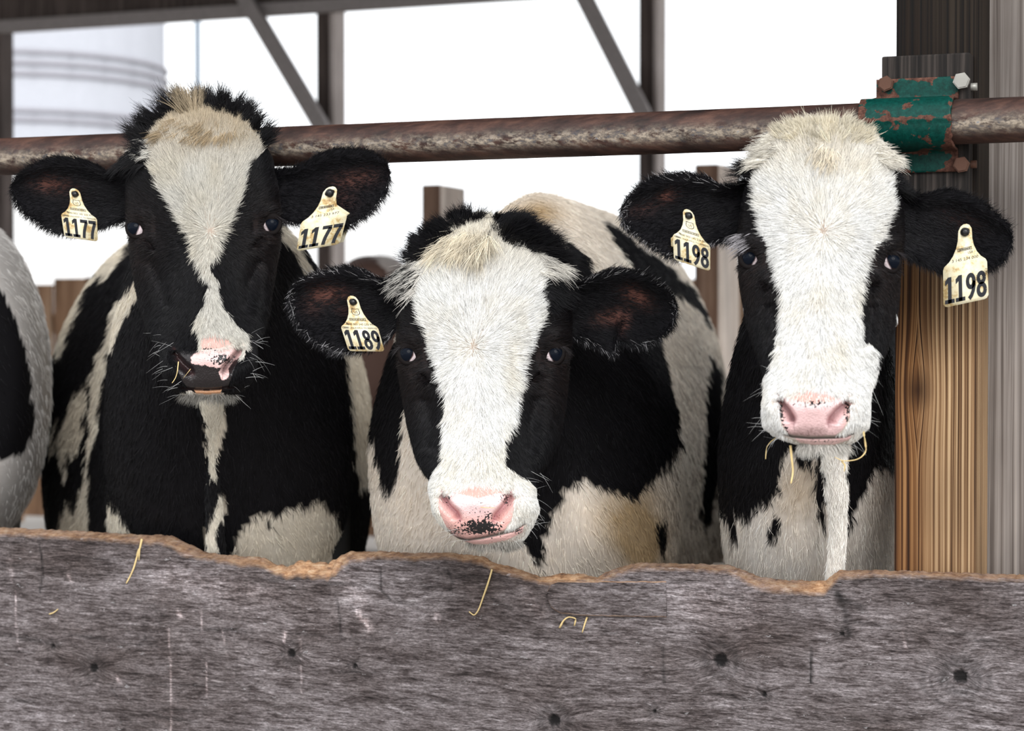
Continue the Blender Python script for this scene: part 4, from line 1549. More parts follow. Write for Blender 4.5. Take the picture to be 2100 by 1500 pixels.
            cE = BLACK * np.clip(rng.normal(1.2, 0.5, (n, 1)), 0.3, 3)
            edgeg = ((np.abs(2 * fv - 1) > 0.82) | (g.s[r, c] > 0.85)) & (rng.random(n) < gry)
            cE = np.where(edgeg[:, None], np.array([0.42, 0.41, 0.42]) * rng.uniform(0.3, 1.2, (n, 1)), cE)
            inside = (c < g.CF)
            L = np.where(inside, 0.011, 0.010) * np.clip(rng.normal(1, 0.25, n), 0.5, 1.7) * (1 + 0.5 * (np.abs(2 * fv - 1) > 0.8))
            hair.add(pos, dirs, nm, L, cE, 0.0004, np.clip(rng.normal(0.28, 0.1, n), 0.1, 0.6), 0.4)
            # fringe around the rim
            m = int(1500 * dens)
            sidx = rng.integers(4, g.R - 1, m)
            topside = rng.random(m) < 0.4
            cidx = np.where(topside, 0, g.CF - 1)
            pos = g.V[sidx, cidx]
            tg = g.V[sidx, cidx] - g.V[sidx, g.CF // 2]
            tg /= np.linalg.norm(tg, axis=1)[:, None]
            dirs = tg + (ax[0] * XA - ax[1] * ZA)[None] * 0.5 + rng.normal(0, 0.2, (m, 3))
            dn = dirs / np.linalg.norm(dirs, axis=1)[:, None]
            pn = np.cross(np.cross(dn, YA), dn)
            cE = np.where((rng.random(m) < gry)[:, None], np.array([0.42, 0.41, 0.43]) * rng.uniform(0.2, 1.2, (m, 1)), BLACK * rng.uniform(0.6, 2, (m, 1)))
            long.add(pos, dn, pn, rng.uniform(0.004, 0.018, m) * np.where(topside, 0.5, 1.0), cE, 0.00035, rng.normal(0, 0.25, m), 0.2, 0.05, K=6)
    # ---- body hair
    n = int(sp.get('nbody', 60000) * dens)
    if n:
        rk = np.arange(body.R) / body.R
        view = (body.N * (body.V - np.array([0, 0, CAMZ])) / np.linalg.norm(body.V - np.array([0, 0, CAMZ]), axis=2)[..., None]).sum(2)
        keep = (view < 0.25) * (rk[:, None] > 0.03) * np.where(body.PY < 1230, 1, 0.0) * np.clip(1.6 - rk[:, None] * 1.5, 0.25, 1)
        pos, nm, px, py, r, c = sample(body, n, keep)
        ww = paint(px, py, coatB, 4.5)
        tn = np.clip(tanB(px, py), 0, 1)[:, None]
        cw = (cream * 1.12 * (1 - tn) + np.array([0.52, 0.38, 0.22]) * tn) * np.clip(rng.normal(1, 0.13, (n, 1)), 0.5, 1.4)
        cw = cw * (0.86 + 0.28 * fbm(px / 26, py / 60, 12))[:, None]
        cb = blk * np.clip(rng.normal(1, 0.4, (n, 1)), 0.3, 3)
        dirs = -ZA * 1.0 + YA * 0.5 + XA * ((px - sp['rings'][4][1]) / 500)[:, None] + rng.normal(0, 0.2, (n, 3)) + XA * (fbm(px / 50, py / 50, 8) - 0.45)[:, None] * 1.2
        L = 0.020 * np.clip(rng.normal(1, 0.25, n), 0.5, 1.7)
        hair.add(pos, dirs, nm, L, np.where(ww[:, None] > 0.5, cw, cb), 0.00058, np.clip(rng.normal(0.26, 0.1, n), 0.1, 0.6), 0.4)
    bodyo = union(parts, 'body')
    adopt(bodyo, root)
    if hair.pos:
        hair.make('coat_hair', root)
    if long.pos:
        long.make('long_hair', root)
    return root

# ------------------------------------------------------------------ cow 1: tags 1177
def ear(top, bot, pink, d=(0.085, 0.055), cup=0.028, grey=0.0):
    return dict(top=top, bot=bot, pink=pink, d=d, cup=cup, grey=grey)


def pad1(x, y):
    pinkp = inpoly(x + 5 * (vnoise(x / 6, y / 6, 41) - .5), y + 5 * (vnoise(x / 6, y / 6, 42) - .5),
                   [(389, 735), (408, 722), (411, 714), (484, 706), (498, 712), (493, 731), (470, 752), (469, 766), (462, 780), (455, 780), (448, 766), (454, 755), (436, 752), (410, 750), (394, 746)])
    return np.where(pinkp[..., None], np.array([0.82, 0.56, 0.54]), np.array([0.015, 0.011, 0.012]))


COW1 = dict(
    Y=3.52, rows=[(212, 408, 412), (222, 352, 470), (238, 328, 494), (262, 304, 520), (300, 284, 542), (345, 266, 560), (400, 260, 570), (440, 261, 573), (475, 264, 574), (505, 267, 572),
                  (540, 272, 566), (580, 279, 559), (640, 294, 550), (690, 312, 535), (715, 326, 527), (745, 329, 527), (775, 335, 520), (796, 348, 506), (808, 368, 486), (815, 392, 466), (819, 424, 430)],
    whorl=(430, 473), cx=425,
    coat=[(1, [(317, 267), (334, 244), (360, 229), (397, 224), (428, 230), (471, 241), (499, 257), (516, 281), (535, 293), (530, 322), (500, 348), (502, 371), (492, 402), (471, 449), (452, 486), (443, 515),
               (430, 535), (434, 556), (443, 566), (447, 584), (450, 617), (468, 645), (496, 677), (509, 705), (498, 735), (480, 735), (408, 735), (408, 690), (403, 659), (418, 620), (430, 582), (420, 562), (407, 545), (399, 503),
               (382, 467), (355, 428), (327, 388), (323, 368), (309, 350), (317, 335), (308, 310), (300, 290)]),
          (1, [(370, 806), (400, 803), (440, 804), (468, 806), (462, 817), (385, 817)])],
    pad=[(361, 716), (385, 722), (411, 718), (450, 716), (484, 708), (498, 712), (496, 726), (480, 757), (475, 775), (466, 796), (425, 800), (385, 797), (374, 782), (366, 765), (359, 735)],
    padcol=pad1, pinkskin=[(410, 684), (440, 680), (466, 690), (484, 706), (450, 717), (410, 719)],
    mouth=[(372, 795), (400, 799), (425, 800), (450, 798), (480, 793)],
    lip=[(398, 800), (425, 801), (455, 799), (452, 807), (425, 809), (402, 807)], lipcol=(0.62, 0.33, 0.18),
    specks=[(455, 738, 28, 14, 1.0), (425, 716, 30, 4, 0.8), (440, 765, 30, 14, 0.0)],
    nostril=(0.06, 0.028, 0.028),
    eyes=[dict(c=(280, 469), r=23, a=20, b=17, iris=(275, 468), rot=0.45, ia=0.76, **{'in': 0.007}),
          dict(c=(556, 461), r=23, a=20, b=17, iris=(561, 460), rot=-0.5, ia=0.76, **{'in': 0.007})],
    grooves=[([(361, 715), (364, 732), (376, 746), (390, 758), (396, 768)], 5, 12, 0.022, -1), ([(488, 708), (487, 722), (476, 738), (462, 752), (456, 764)], 5, 12, 0.022, 1),
             ([(296, 492), (312, 500), (322, 514)], 6, 6, 0.013, 1), ([(540, 486), (524, 494), (512, 508)], 6, 6, 0.013, 1),
             ([(305, 520), (330, 580), (345, 640)], 14, 14, 0.008, 1), ([(535, 520), (510, 580), (500, 640)], 14, 14, 0.008, 1)],
    bumps=[(283, 438, 26, 12, 0.4, -0.010), (556, 430, 26, 12, -0.4, -0.010), (322, 470, 14, 26, 0, 0.008), (518, 462, 14, 26, 0, 0.008), (300, 540, 20, 60, 0.2, -0.007), (538, 535, 20, 60, -0.2, -0.007),
           (425, 240, 60, 30, 0, -0.015), (430, 600, 26, 120, 0, -0.006), (345, 760, 20, 30, 0, -0.006), (512, 755, 18, 30, 0, -0.006), (425, 735, 30, 16, 0, -0.004)],
    tufts=[([(296, 330), (280, 285), (315, 248), (350, 222), (410, 210), (480, 220), (525, 262), (552, 305), (535, 300), (505, 260), (470, 243), (428, 235), (397, 229), (360, 233), (334, 248), (316, 270), (310, 300)],
            BLACK * 1.1, 4200, 0.036, (1.0, 1.0, 0.0, 0.0)),
           ([(322, 275), (350, 245), (380, 228), (440, 228), (500, 262), (480, 280), (430, 285), (370, 285)], (0.40, 0.31, 0.20), 2600, 0.024, (-0.75, 1.3, -0.25, 0.1)),
           ([(372, 238), (378, 220), (410, 214), (420, 228), (400, 238)], (0.36, 0.29, 0.20), 500, 0.036, (1.0, 0.7, -0.1, 0.0)),
           ([(285, 305), (300, 285), (318, 282), (318, 320), (300, 330)], (0.75, 0.72, 0.66), 200, 0.024, (0.1, 1.4, -0.2, 0.3)),
           ([(262, 330), (275, 300), (300, 300), (300, 340)], BLACK, 700, 0.032, (-0.2, 1.2, -0.2, 0.5))],
    chin=(807, (0.22, 0.21, 0.19), 900, 0.018), white=(0.60, 0.58, 0.53), topcol=(0.50, 0.41, 0.29), beige=1.0,
    ears=[ear([(288, 352), (262, 350), (240, 352), (222, 351), (201, 341), (163, 327), (117, 323), (75, 336), (40, 358), (22, 381)],
              [(292, 450), (262, 452), (235, 458), (210, 466), (187, 474), (150, 478), (110, 472), (80, 456), (50, 432), (30, 405), (22, 381)],
              [(106, 378, 34, 16, 0.1, 0.55), (150, 395, 22, 22, 0, 0.12)], d=(0.09, 0.06)),
          ear([(545, 352), (570, 349), (595, 345), (621, 337), (654, 318), (700, 306), (747, 309), (784, 327), (801, 355)],
              [(545, 450), (570, 452), (600, 455), (640, 460), (680, 470), (715, 462), (745, 443), (770, 420), (790, 390), (801, 355)],
              [(725, 368, 42, 18, -0.2, 0.42), (705, 405, 26, 24, 0, 0.16)], d=(0.052, -0.02), cup=0.022)],
    rings=[(3.56, 418, 55, 430, 620, 2), (3.64, 420, 105, 390, 730, 2), (3.72, 426, 150, 374, 880, 2), (3.80, 437, 195, 385, 1020, 2), (3.88, 452, 228, 400, 1150, 2), (4.0, 470, 252, 428, 1280, 2), (4.2, 470, 256, 446, 1400, 1.9),
           (4.5, 450, 292, 452, 1440, 2.0), (4.9, 426, 338, 452, 1420, 2.15), (5.3, 418, 330, 460, 1380, 2.1), (5.7, 395, 290, 480, 1330, 1.9), (5.95, 395, 200, 520, 1150, 2), (6.05, 395, 80, 620, 900, 2)],
    legcol=(0.03, 0.03, 0.03), cream=(0.70, 0.66, 0.57),
    coat_body=[(1, [(290, 560), (252, 600), (224, 643), (212, 699), (187, 773), (184, 843), (180, 913), (174, 983), (150, 1000), (121, 1063), (112, 1120), (185, 1120), (181, 988), (201, 867), (206, 820), (224, 727), (252, 661), (287, 600), (300, 570)]),
               (1, [(173, 790), (145, 820), (133, 867), (117, 913), (124, 960), (138, 1000), (160, 950), (170, 895), (178, 806)]),
               (1, [(113, 870), (98, 932), (106, 935), (119, 880)]),
               (0, [(140, 925), (150, 940), (163, 920), (166, 1000), (156, 1053), (146, 1050), (134, 1000)]),
               (1, [(219, 1026), (226, 1100), (275, 1100), (250, 1060)]),
               (1, [(275, 470), (205, 500), (196, 559), (160, 640), (120, 740), (110, 720), (180, 460), (280, 440)]),
               (0, [(275, 470), (300, 470), (300, 560), (270, 530)]),
               (1, [(262, 470), (210, 521), (196, 563), (214, 570), (243, 545), (270, 505)]),
               (1, [(560, 460), (572, 480), (604, 525), (628, 572), (648, 566), (622, 524), (604, 484), (590, 460)]),
               (1, [(636, 500), (660, 540), (700, 600), (730, 640), (720, 560), (660, 480)]),
               (1, [(697, 700), (712, 780), (725, 900), (735, 1000), (790, 1000), (790, 640), (730, 620)]),
               (1, [(400, 800), (462, 800), (461, 880), (446, 940), (437, 986), (428, 965), (424, 896), (414, 850)]),
               (1, [(455, 1005), (464, 1040), (444, 1088), (446, 1160), (420, 1160), (427, 1080), (440, 1045)]),
               (1, [(484, 1180), (486, 1110), (500, 1072), (532, 1054), (560, 1064), (590, 1044), (620, 1042), (655, 1024), (690, 1060), (706, 1120), (700, 1200)]),
               (0, [(548, 1074), (556, 1072), (560, 1086), (553, 1092)])],
    dewlap=[dict(pts=[(428, 790, 3.66, 14), (432, 830, 3.70, 26), (436, 880, 3.74, 20), (437, 960, 3.775, 14), (440, 1060, 3.81, 16), (445, 1180, 3.86, 20), (448, 1300, 3.90, 20)], col=(0.016, 0.016, 0.017))],
    tan=lambda x, y: 0.4 * fbm(x / 80, y / 80, 5),
)

# ------------------------------------------------------------------ cow 2: tag 1189
def pad2(x, y):
    d = np.hypot((x - 978) / 60, (y - 1024) / 34)
    c = np.array([0.86, 0.62, 0.62]) + 0 * x[..., None]
    edge = np.clip((d - 0.75) / 0.6, 0, 1)[..., None]
    return c * (1 - edge) + np.array([0.76, 0.44, 0.40]) * edge


COW2 = dict(
    Y=3.36, rows=[(447, 998, 1002), (456, 940, 1060), (470, 905, 1092), (495, 872, 1122), (525, 850, 1142), (560, 834, 1158), (600, 825, 1167), (650, 818, 1171), (700, 815, 1170), (740, 817, 1166), (790, 823, 1162),
                  (840, 832, 1156), (890, 842, 1146), (935, 855, 1128), (962, 868, 1110), (985, 880, 1098), (1012, 882, 1098), (1040, 886, 1104), (1066, 896, 1098), (1086, 914, 1088), (1104, 938, 1076), (1116, 966, 1060), (1124, 1010, 1016)],
    whorl=(970, 710), cx=992,
    coat=[(1, [(821, 566), (844, 537), (874, 514), (890, 500), (908, 482), (944, 459), (974, 445), (1000, 440), (1012, 452), (1008, 480), (1013, 486), (1038, 505), (1066, 511), (1100, 516), (1146, 548), (1112, 567), (1102, 603),
               (1115, 643), (1097, 684), (1074, 724), (1068, 775), (1060, 805), (1054, 856), (1036, 887), (1029, 922), (1034, 952), (1067, 978), (1120, 1000), (1120, 1140), (860, 1140), (860, 1010), (887, 973),
               (907, 937), (911, 887), (916, 836), (910, 785), (900, 734), (887, 704), (869, 669), (856, 633), (864, 603), (859, 570)]),
          (0, [(1008, 478), (1000, 500), (992, 525), (988, 520), (996, 495), (1003, 470)])],
    pad=[(906, 1009), (930, 1010), (979, 1022), (1020, 1012), (1048, 1006), (1056, 1020), (1053, 1045), (1048, 1068), (1034, 1088), (1010, 1097), (986, 1103), (958, 1107), (930, 1100), (914, 1080), (902, 1052), (898, 1027)],
    padcol=pad2, pinkskin=[(925, 1010), (944, 1000), (979, 989), (1021, 1000), (1044, 1008), (1020, 1018), (979, 1030), (940, 1018)],
    mouth=[(915, 1088), (932, 1102), (958, 1108), (986, 1104), (1028, 1095), (1056, 1087), (1076, 1073)],
    lip=[(950, 1110), (986, 1107), (1028, 1098), (1056, 1090), (1074, 1078), (1072, 1092), (1040, 1108), (1000, 1116), (970, 1116)], lipcol=(0.74, 0.45, 0.42),
    specks=[(985, 1082, 46, 17, 1.35), (935, 1092, 24, 12, 0.7), (980, 1045, 50, 20, 0.30), (1036, 1024, 12, 14, 0.8), (918, 1022, 12, 14, 0.7), (1060, 1090, 20, 8, 0.7), (1000, 1060, 20, 12, .7)],
    nostril=(0.42, 0.16, 0.18),
    eyes=[dict(c=(838, 727), r=24, a=20.5, b=18, iris=(835, 725), rot=0.5, ia=0.76, **{'in': 0.007}),
          dict(c=(1136, 727), r=24, a=20.5, b=18, iris=(1140, 725), rot=-0.5, ia=0.76, **{'in': 0.007})],
    grooves=[([(909, 1008), (912, 1022), (924, 1038), (938, 1051), (945, 1066)], 4.5, 13, 0.022, -1), ([(1045, 1008), (1041, 1026), (1030, 1041), (1017, 1055), (1011, 1068)], 4.5, 13, 0.022, 1),
             ([(862, 768), (876, 772), (885, 785)], 6, 6, 0.014, 1), ([(1108, 766), (1094, 772), (1084, 782)], 6, 6, 0.014, 1),
             ([(872, 800), (885, 870), (880, 930)], 16, 16, 0.009, 1), ([(1100, 800), (1085, 870), (1088, 930)], 16, 16, 0.009, 1)],
    bumps=[(842, 692, 28, 13, 0.4, -0.011), (1134, 690, 28, 13, -0.4, -0.011), (878, 730, 15, 28, 0, 0.009), (1098, 728, 15, 28, 0, 0.009), (850, 810, 20, 70, 0.2, -0.008), (1138, 806, 20, 70, -0.2, -0.008),
           (1000, 480, 70, 30, 0, -0.018), (975, 860, 30, 130, 0, -0.006), (900, 1040, 16, 34, 0, -0.005), (1082, 1040, 18, 34, 0, -0.007), (978, 1030, 34, 18, 0, -0.005)],
    tufts=[([(846, 545), (862, 500), (900, 466), (944, 450), (990, 444), (980, 458), (944, 474), (912, 496), (886, 522), (862, 545)], BLACK * 1.1, 4200, 0.026, (0.55, 1.0, -0.3, 0.05)),
           ([(1005, 446), (1030, 446), (1080, 464), (1116, 490), (1142, 530), (1150, 550), (1105, 520), (1066, 514), (1038, 508), (1014, 488), (1010, 470)], BLACK * 1.1, 5200, 0.034, (0.55, 1.0, -0.35, 0.12)),
           ([(905, 492), (944, 466), (978, 450), (1006, 448), (1006, 480), (992, 515), (940, 515), (890, 515)], (0.74, 0.67, 0.54), 3000, 0.034, (-0.45, 1.0, -0.5, 0.25)),
           ([(824, 570), (844, 540), (874, 516), (884, 530), (866, 570), (850, 610)], (0.74, 0.71, 0.66), 620, 0.030, (-0.35, 1.0, -0.35, 0.3)),
           ([(818, 575), (838, 545), (862, 530), (870, 550), (846, 600)], BLACK, 600, 0.030, (-0.35, 1.0, -0.35, 0.3)),
           ([(1100, 520), (1140, 545), (1130, 560), (1105, 565)], (0.72, 0.69, 0.63), 500, 0.030, (-0.1, 0.9, -0.3, 0.3)),
           ([(1105, 525), (1150, 545), (1160, 600), (1120, 640), (1108, 600), (1115, 565)], BLACK, 1200, 0.024, (-0.5, 0.7, -0.3, 0.2))],
    chin=(1110, (0.34, 0.32, 0.29), 1300, 0.014), white=WHITE, topcol=(0.74, 0.68, 0.56), beige=0.8,
    ears=[ear([(856, 566), (832, 562), (810, 570), (783, 573), (753, 558), (712, 548), (661, 557), (616, 577), (590, 608)],
              [(858, 655), (835, 660), (813, 675), (790, 700), (753, 716), (697, 722), (661, 704), (626, 679), (601, 643), (590, 608)],
              [(672, 602, 32, 17, 0.0, 0.75), (640, 625, 20, 20, 0, 0.2), (715, 640, 30, 12, 0.3, 0.2)], d=(0.085, 0.05), grey=0.15),
          ear([(1128, 578), (1150, 577), (1175, 580), (1214, 567), (1259, 552), (1300, 555), (1346, 577), (1376, 603), (1390, 633)],
              [(1128, 664), (1150, 670), (1180, 694), (1219, 706), (1254, 724), (1270, 700), (1300, 706), (1346, 694), (1376, 669), (1390, 633)],
              [(1305, 610, 28, 16, 0.5, 0.75), (1258, 648, 34, 14, -0.3, 0.55), (1235, 650, 14, 10, -0.3, 0.7), (1285, 655, 10, 24, 0.2, 0.45)], d=(0.085, 0.05), grey=0.12)],
    rings=[(3.46, 990, 60, 620, 830, 2), (3.56, 1000, 125, 580, 960, 2), (3.65, 1028, 215, 520, 1140, 2), (3.74, 1052, 275, 470, 1290, 1.8), (3.84, 1066, 308, 430, 1400, 1.55), (3.96, 1082, 315, 404, 1450, 1.4), (4.12, 1102, 300, 395, 1480, 1.38),
           (4.4, 1138, 280, 402, 1480, 1.5), (4.8, 1190, 283, 424, 1450, 1.8), (5.2, 1220, 280, 438, 1420, 1.9), (5.6, 1235, 260, 450, 1380, 2), (5.85, 1240, 180, 520, 1200, 2), (5.95, 1240, 70, 650, 900, 2)],
    cream=(0.80, 0.74, 0.66), legcol=(0.55, 0.48, 0.38),
    coat_body=[(1, [(0, 0), (2100, 0), (2100, 1600), (0, 1600)]),
               (0, [(1000, 560), (1100, 560), (1200, 560), (1290, 590), (1340, 640), (1356, 700), (1386, 840), (1395, 906), (1380, 950), (1340, 990), (1300, 1022), (1250, 1008), (1198, 984), (1180, 992), (1162, 1010), (1116, 1098),
                    (1116, 1180), (1096, 1150), (1070, 1110), (1080, 1020), (1000, 900)]),
               (0, [(1348, 1068), (1366, 1064), (1368, 1130), (1362, 1150), (1349, 1120)]),
               (0, [(740, 725), (800, 700), (860, 660), (850, 760), (830, 830), (823, 907), (813, 983), (798, 1020), (785, 1000), (772, 950), (757, 890), (752, 810)]),
               (0, [(1142, 500), (1160, 492), (1200, 520), (1230, 600), (1150, 620)]),
               (0, [(1236, 452), (1262, 462), (1300, 500), (1340, 524), (1400, 570), (1450, 640), (1462, 670), (1440, 650), (1380, 600), (1310, 560), (1262, 500)]),
               (0, [(1456, 724), (1480, 760), (1484, 900), (1470, 1000), (1448, 1090), (1436, 1060), (1446, 900)]),
               (0, [(1140, 610), (1150, 590), (1200, 570), (1240, 600), (1240, 700), (1140, 700)])],
    tan=lambda x, y: np.exp(-((x - 1290) / 70) ** 2 - ((y - 1060) / 70) ** 2) * 1.0 * (0.5 + fbm(x / 30, y / 40, 9)) + 0.9 * np.exp(-((x - 1100) / 45) ** 2 - ((y - 435) / 28) ** 2) + 0.25 * fbm(x / 60, y / 60, 3)
    + 0.9 * np.exp(-((x - 1320) / 40) ** 2 - ((y - 1130) / 60) ** 2),
    body_bumps=[(1230, 1100, 70, 90, -0.05), (1120, 1000, 40, 200, 0.03)],
    dewlap=[],
)

# ------------------------------------------------------------------ cow 3: tags 1198
def pad3(x, y):
    c = np.array([0.84, 0.58, 0.58]) + 0 * x[..., None]
    low = np.exp(-((x - 1662) / 52) ** 2 - ((y - 890) / 18) ** 2)[..., None]
    rim = np.clip(np.abs(x - 1668) / 78 - 0.72, 0, 1)[..., None] * 2.2
    vein = (fbm(x / 3, y / 5, 14) > 0.5)[..., None]
    c = c * (1 - low * (0.55 + 0.3 * vein)) + np.array([0.22, 0.13, 0.12]) * low * (0.55 + 0.3 * vein)
    return c * (1 - np.clip(rim, 0, 1)) + np.array([0.58, 0.30, 0.20]) * np.clip(rim, 0, 1)


COW3 = dict(
    Y=3.09, rows=[(250, 1676, 1684), (260, 1624, 1738), (280, 1594, 1782), (310, 1568, 1812), (340, 1552, 1828), (380, 1535, 1842), (430, 1522, 1850), (480, 1517, 1852), (520, 1516, 1849), (560, 1517, 1845), (600, 1522, 1842), (650, 1532, 1836),
                  (700, 1545, 1822), (740, 1560, 1806), (768, 1569, 1794), (800, 1568, 1786), (840, 1563, 1784), (866, 1564, 1783), (884, 1576, 1774), (900, 1602, 1760), (911, 1636, 1738), (918, 1684, 1694)],
    whorl=(1690, 474), cx=1672,
    coat=[(1, [(1536, 338), (1555, 318), (1580, 290), (1610, 255), (1650, 235), (1750, 235), (1785, 268), (1812, 300), (1838, 326), (1822, 353), (1832, 417), (1808, 467), (1783, 511), (1765, 555), (1760, 615), (1760, 660), (1764, 694), (1776, 700), (1794, 710),
               (1788, 743), (1830, 760), (1830, 960), (1540, 960), (1540, 790), (1568, 765), (1580, 757), (1593, 718), (1598, 679), (1605, 644), (1605, 585), (1595, 541), (1580, 486), (1556, 427), (1546, 368)]),
          (1, [(1850, 590), (1842, 594), (1837, 650), (1825, 700), (1808, 745), (1796, 764), (1830, 745), (1852, 660)]),
          ],
    pad=[(1594, 812), (1606, 812), (1630, 822), (1668, 830), (1700, 826), (1736, 812), (1746, 824), (1742, 856), (1730, 880), (1714, 893), (1665, 896), (1618, 892), (1604, 872), (1593, 832)],
    padcol=pad3, pinkskin=[(1610, 814), (1632, 806), (1662, 796), (1694, 802), (1734, 812), (1700, 826), (1668, 832), (1630, 824)],
    mouth=[(1608, 890), (1625, 896), (1662, 899), (1710, 898), (1735, 895), (1750, 888)],
    lip=[(1630, 899), (1662, 901), (1710, 900), (1748, 891), (1742, 902), (1712, 912), (1670, 913), (1640, 908)], lipcol=(0.78, 0.52, 0.50),
    specks=[(1668, 828, 50, 8, 0.75), (1740, 845, 9, 34, 1.0), (1600, 850, 9, 34, 1.0), (1608, 880, 9, 8, 1.0), (1690, 905, 40, 5, 0.6)],
    nostril=(0.24, 0.10, 0.11),
    eyes=[dict(c=(1537, 530), r=24, a=20, b=18, iris=(1533, 528), rot=0.5, ia=0.76, **{'in': 0.007}),
          dict(c=(1826, 537), r=24, a=19, b=20, iris=(1830, 536), rot=-0.5, ia=0.76, **{'in': 0.007})],
    grooves=[([(1599, 810), (1605, 826), (1619, 842), (1627, 856), (1629, 867)], 4.5, 14, 0.024, -1), ([(1737, 812), (1731, 829), (1714, 843), (1702, 857), (1698, 870)], 4.5, 14, 0.024, 1),
             ([(1564, 570), (1574, 582), (1584, 592)], 6, 6, 0.014, 1), ([(1796, 566), (1788, 576), (1776, 588)], 6, 6, 0.014, 1),
             ([(1575, 610), (1590, 660), (1592, 720)], 14, 14, 0.008, 1), ([(1790, 610), (1778, 670), (1775, 720)], 14, 14, 0.008, 1)],
    bumps=[(1540, 494, 28, 13, 0.4, -0.011), (1826, 498, 26, 13, -0.4, -0.011), (1578, 532, 15, 28, 0, 0.009), (1788, 536, 15, 28, 0, 0.009), (1552, 620, 20, 60, 0.2, -0.008), (1812, 622, 20, 60, -0.2, -0.008),
           (1680, 285, 70, 34, 0, -0.018), (1680, 640, 36, 130, 0, -0.006), (1582, 830, 14, 34, 0, -0.004), (1764, 830, 14, 34, 0, -0.004), (1668, 838, 36, 16, 0, -0.005)],
    tufts=[([(1600, 262), (1640, 248), (1720, 248), (1785, 280), (1770, 300), (1690, 300), (1600, 290)], (0.72, 0.66, 0.53), 2600, 0.022, (0.65, 1.0, -0.25, 0.0)),
           ([(1660, 260), (1710, 260), (1720, 330), (1690, 350), (1660, 320)], (0.70, 0.63, 0.51), 800, 0.026, (-0.8, 1.0, -0.3, 0.1)),
           ([(1545, 335), (1575, 300), (1600, 275), (1600, 310), (1565, 345)], (0.78, 0.74, 0.66), 900, 0.030, (0.2, 0.8, -0.2, 0.25)),
           ([(1780, 285), (1810, 310), (1832, 335), (1812, 345), (1785, 315)], (0.78, 0.74, 0.66), 900, 0.026, (0.05, 1.0, -0.25, 0.25)),
           ([(1535, 350), (1548, 328), (1558, 340), (1545, 370)], BLACK, 420, 0.036, (0.35, 1.0, 0.1, 0.05)),
           ([(1517, 478), (1542, 478), (1540, 512), (1518, 520)], (0.40, 0.38, 0.40), 110, 0.020, (-0.55, 1.0, -0.15, 0.2)),
           ([(1826, 340), (1840, 370), (1846, 400), (1830, 380)], BLACK, 500, 0.022, (-0.1, 0.8, -0.1, 0.2))],
    chin=(910, (0.60, 0.58, 0.54), 1300, 0.022), white=WHITE, topcol=(0.76, 0.70, 0.59), beige=0.7,
    ears=[ear([(1558, 372), (1535, 370), (1516, 376), (1482, 380), (1447, 363), (1403, 356), (1349, 363), (1299, 393), (1272, 430)],
              [(1558, 486), (1535, 490), (1506, 496), (1472, 495), (1437, 512), (1388, 527), (1353, 512), (1314, 487), (1280, 455), (1272, 430)],
              [(1368, 402, 20, 12, -0.3, 0.5), (1330, 425, 40, 14, -0.3, 0.15)], d=(0.08, 0.05), grey=0.15),
          ear([(1815, 378), (1838, 378), (1857, 386), (1886, 400), (1940, 390), (1990, 403), (2039, 437), (2069, 467), (2077, 496)],
              [(1815, 502), (1838, 505), (1862, 526), (1896, 541), (1931, 557), (1980, 566), (2029, 548), (2060, 525), (2077, 496)],
              [(1975, 455, 40, 20, 0.3, 0.12)], d=(0.08, 0.055))],
    rings=[(3.22, 1685, 60, 430, 650, 2), (3.32, 1682, 110, 440, 800, 1.8), (3.40, 1674, 145, 455, 960, 1.7), (3.50, 1662, 172, 480, 1160, 1.5), (3.62, 1656, 180, 505, 1340, 1.35), (3.85, 1668, 182, 520, 1470, 1.4), (4.2, 1696, 192, 530, 1540, 1.5),
           (4.6, 1720, 215, 535, 1520, 1.6), (5.0, 1740, 225, 540, 1480, 1.7), (5.4, 1755, 200, 545, 1420, 1.8), (5.6, 1760, 130, 590, 1200, 2), (5.7, 1760, 50, 700, 950, 2)],
    cream=(0.80, 0.77, 0.72), legcol=(0.6, 0.55, 0.48),
    coat_body=[(1, [(1500, 1110), (1503, 1060), (1531, 1068), (1576, 1036), (1599, 1007), (1599, 948), (1614, 925), (1640, 960), (1660, 960), (1671, 940), (1676, 1061), (1701, 1110), (1735, 1120), (1762, 1020), (1775, 1010), (1776, 990), (1793, 966), (1823, 960), (1850, 970), (1850, 1300), (1450, 1300), (1470, 1150)]),
               (1, [(1440, 1000), (1462, 1000), (1490, 1060), (1496, 1120), (1480, 1200), (1420, 1200)]),
               (0, [(1492, 1048), (1500, 1052), (1512, 1090), (1513, 1108), (1500, 1110)]),
               (0, [(1580, 1063), (1608, 1066), (1599, 1095), (1585, 1118), (1572, 1112)]),
               (1, [(1682, 880), (1742, 880), (1738, 1000), (1734, 1230), (1696, 1230), (1692, 1000)])],
    dewlap=[dict(pts=[(1706, 880, 3.28, 20), (1710, 940, 3.31, 23), (1714, 1000, 3.33, 21), (1718, 1060, 3.35, 15), (1717, 1120, 3.37, 15), (1712, 1190, 3.39, 17), (1708, 1300, 3.42, 20)], col=(0.60, 0.56, 0.51))],
    body_bumps=[(1650, 1120, 40, 120, -0.03), (1540, 960, 50, 80, -0.02), (1740, 1000, 30, 200, 0.02)],
    tan=lambda x, y: 0.35 * fbm(x / 60, y / 60, 3) + 0.5 * np.exp(-((x - 1640) / 50) ** 2 - ((y - 1000) / 70) ** 2),
)

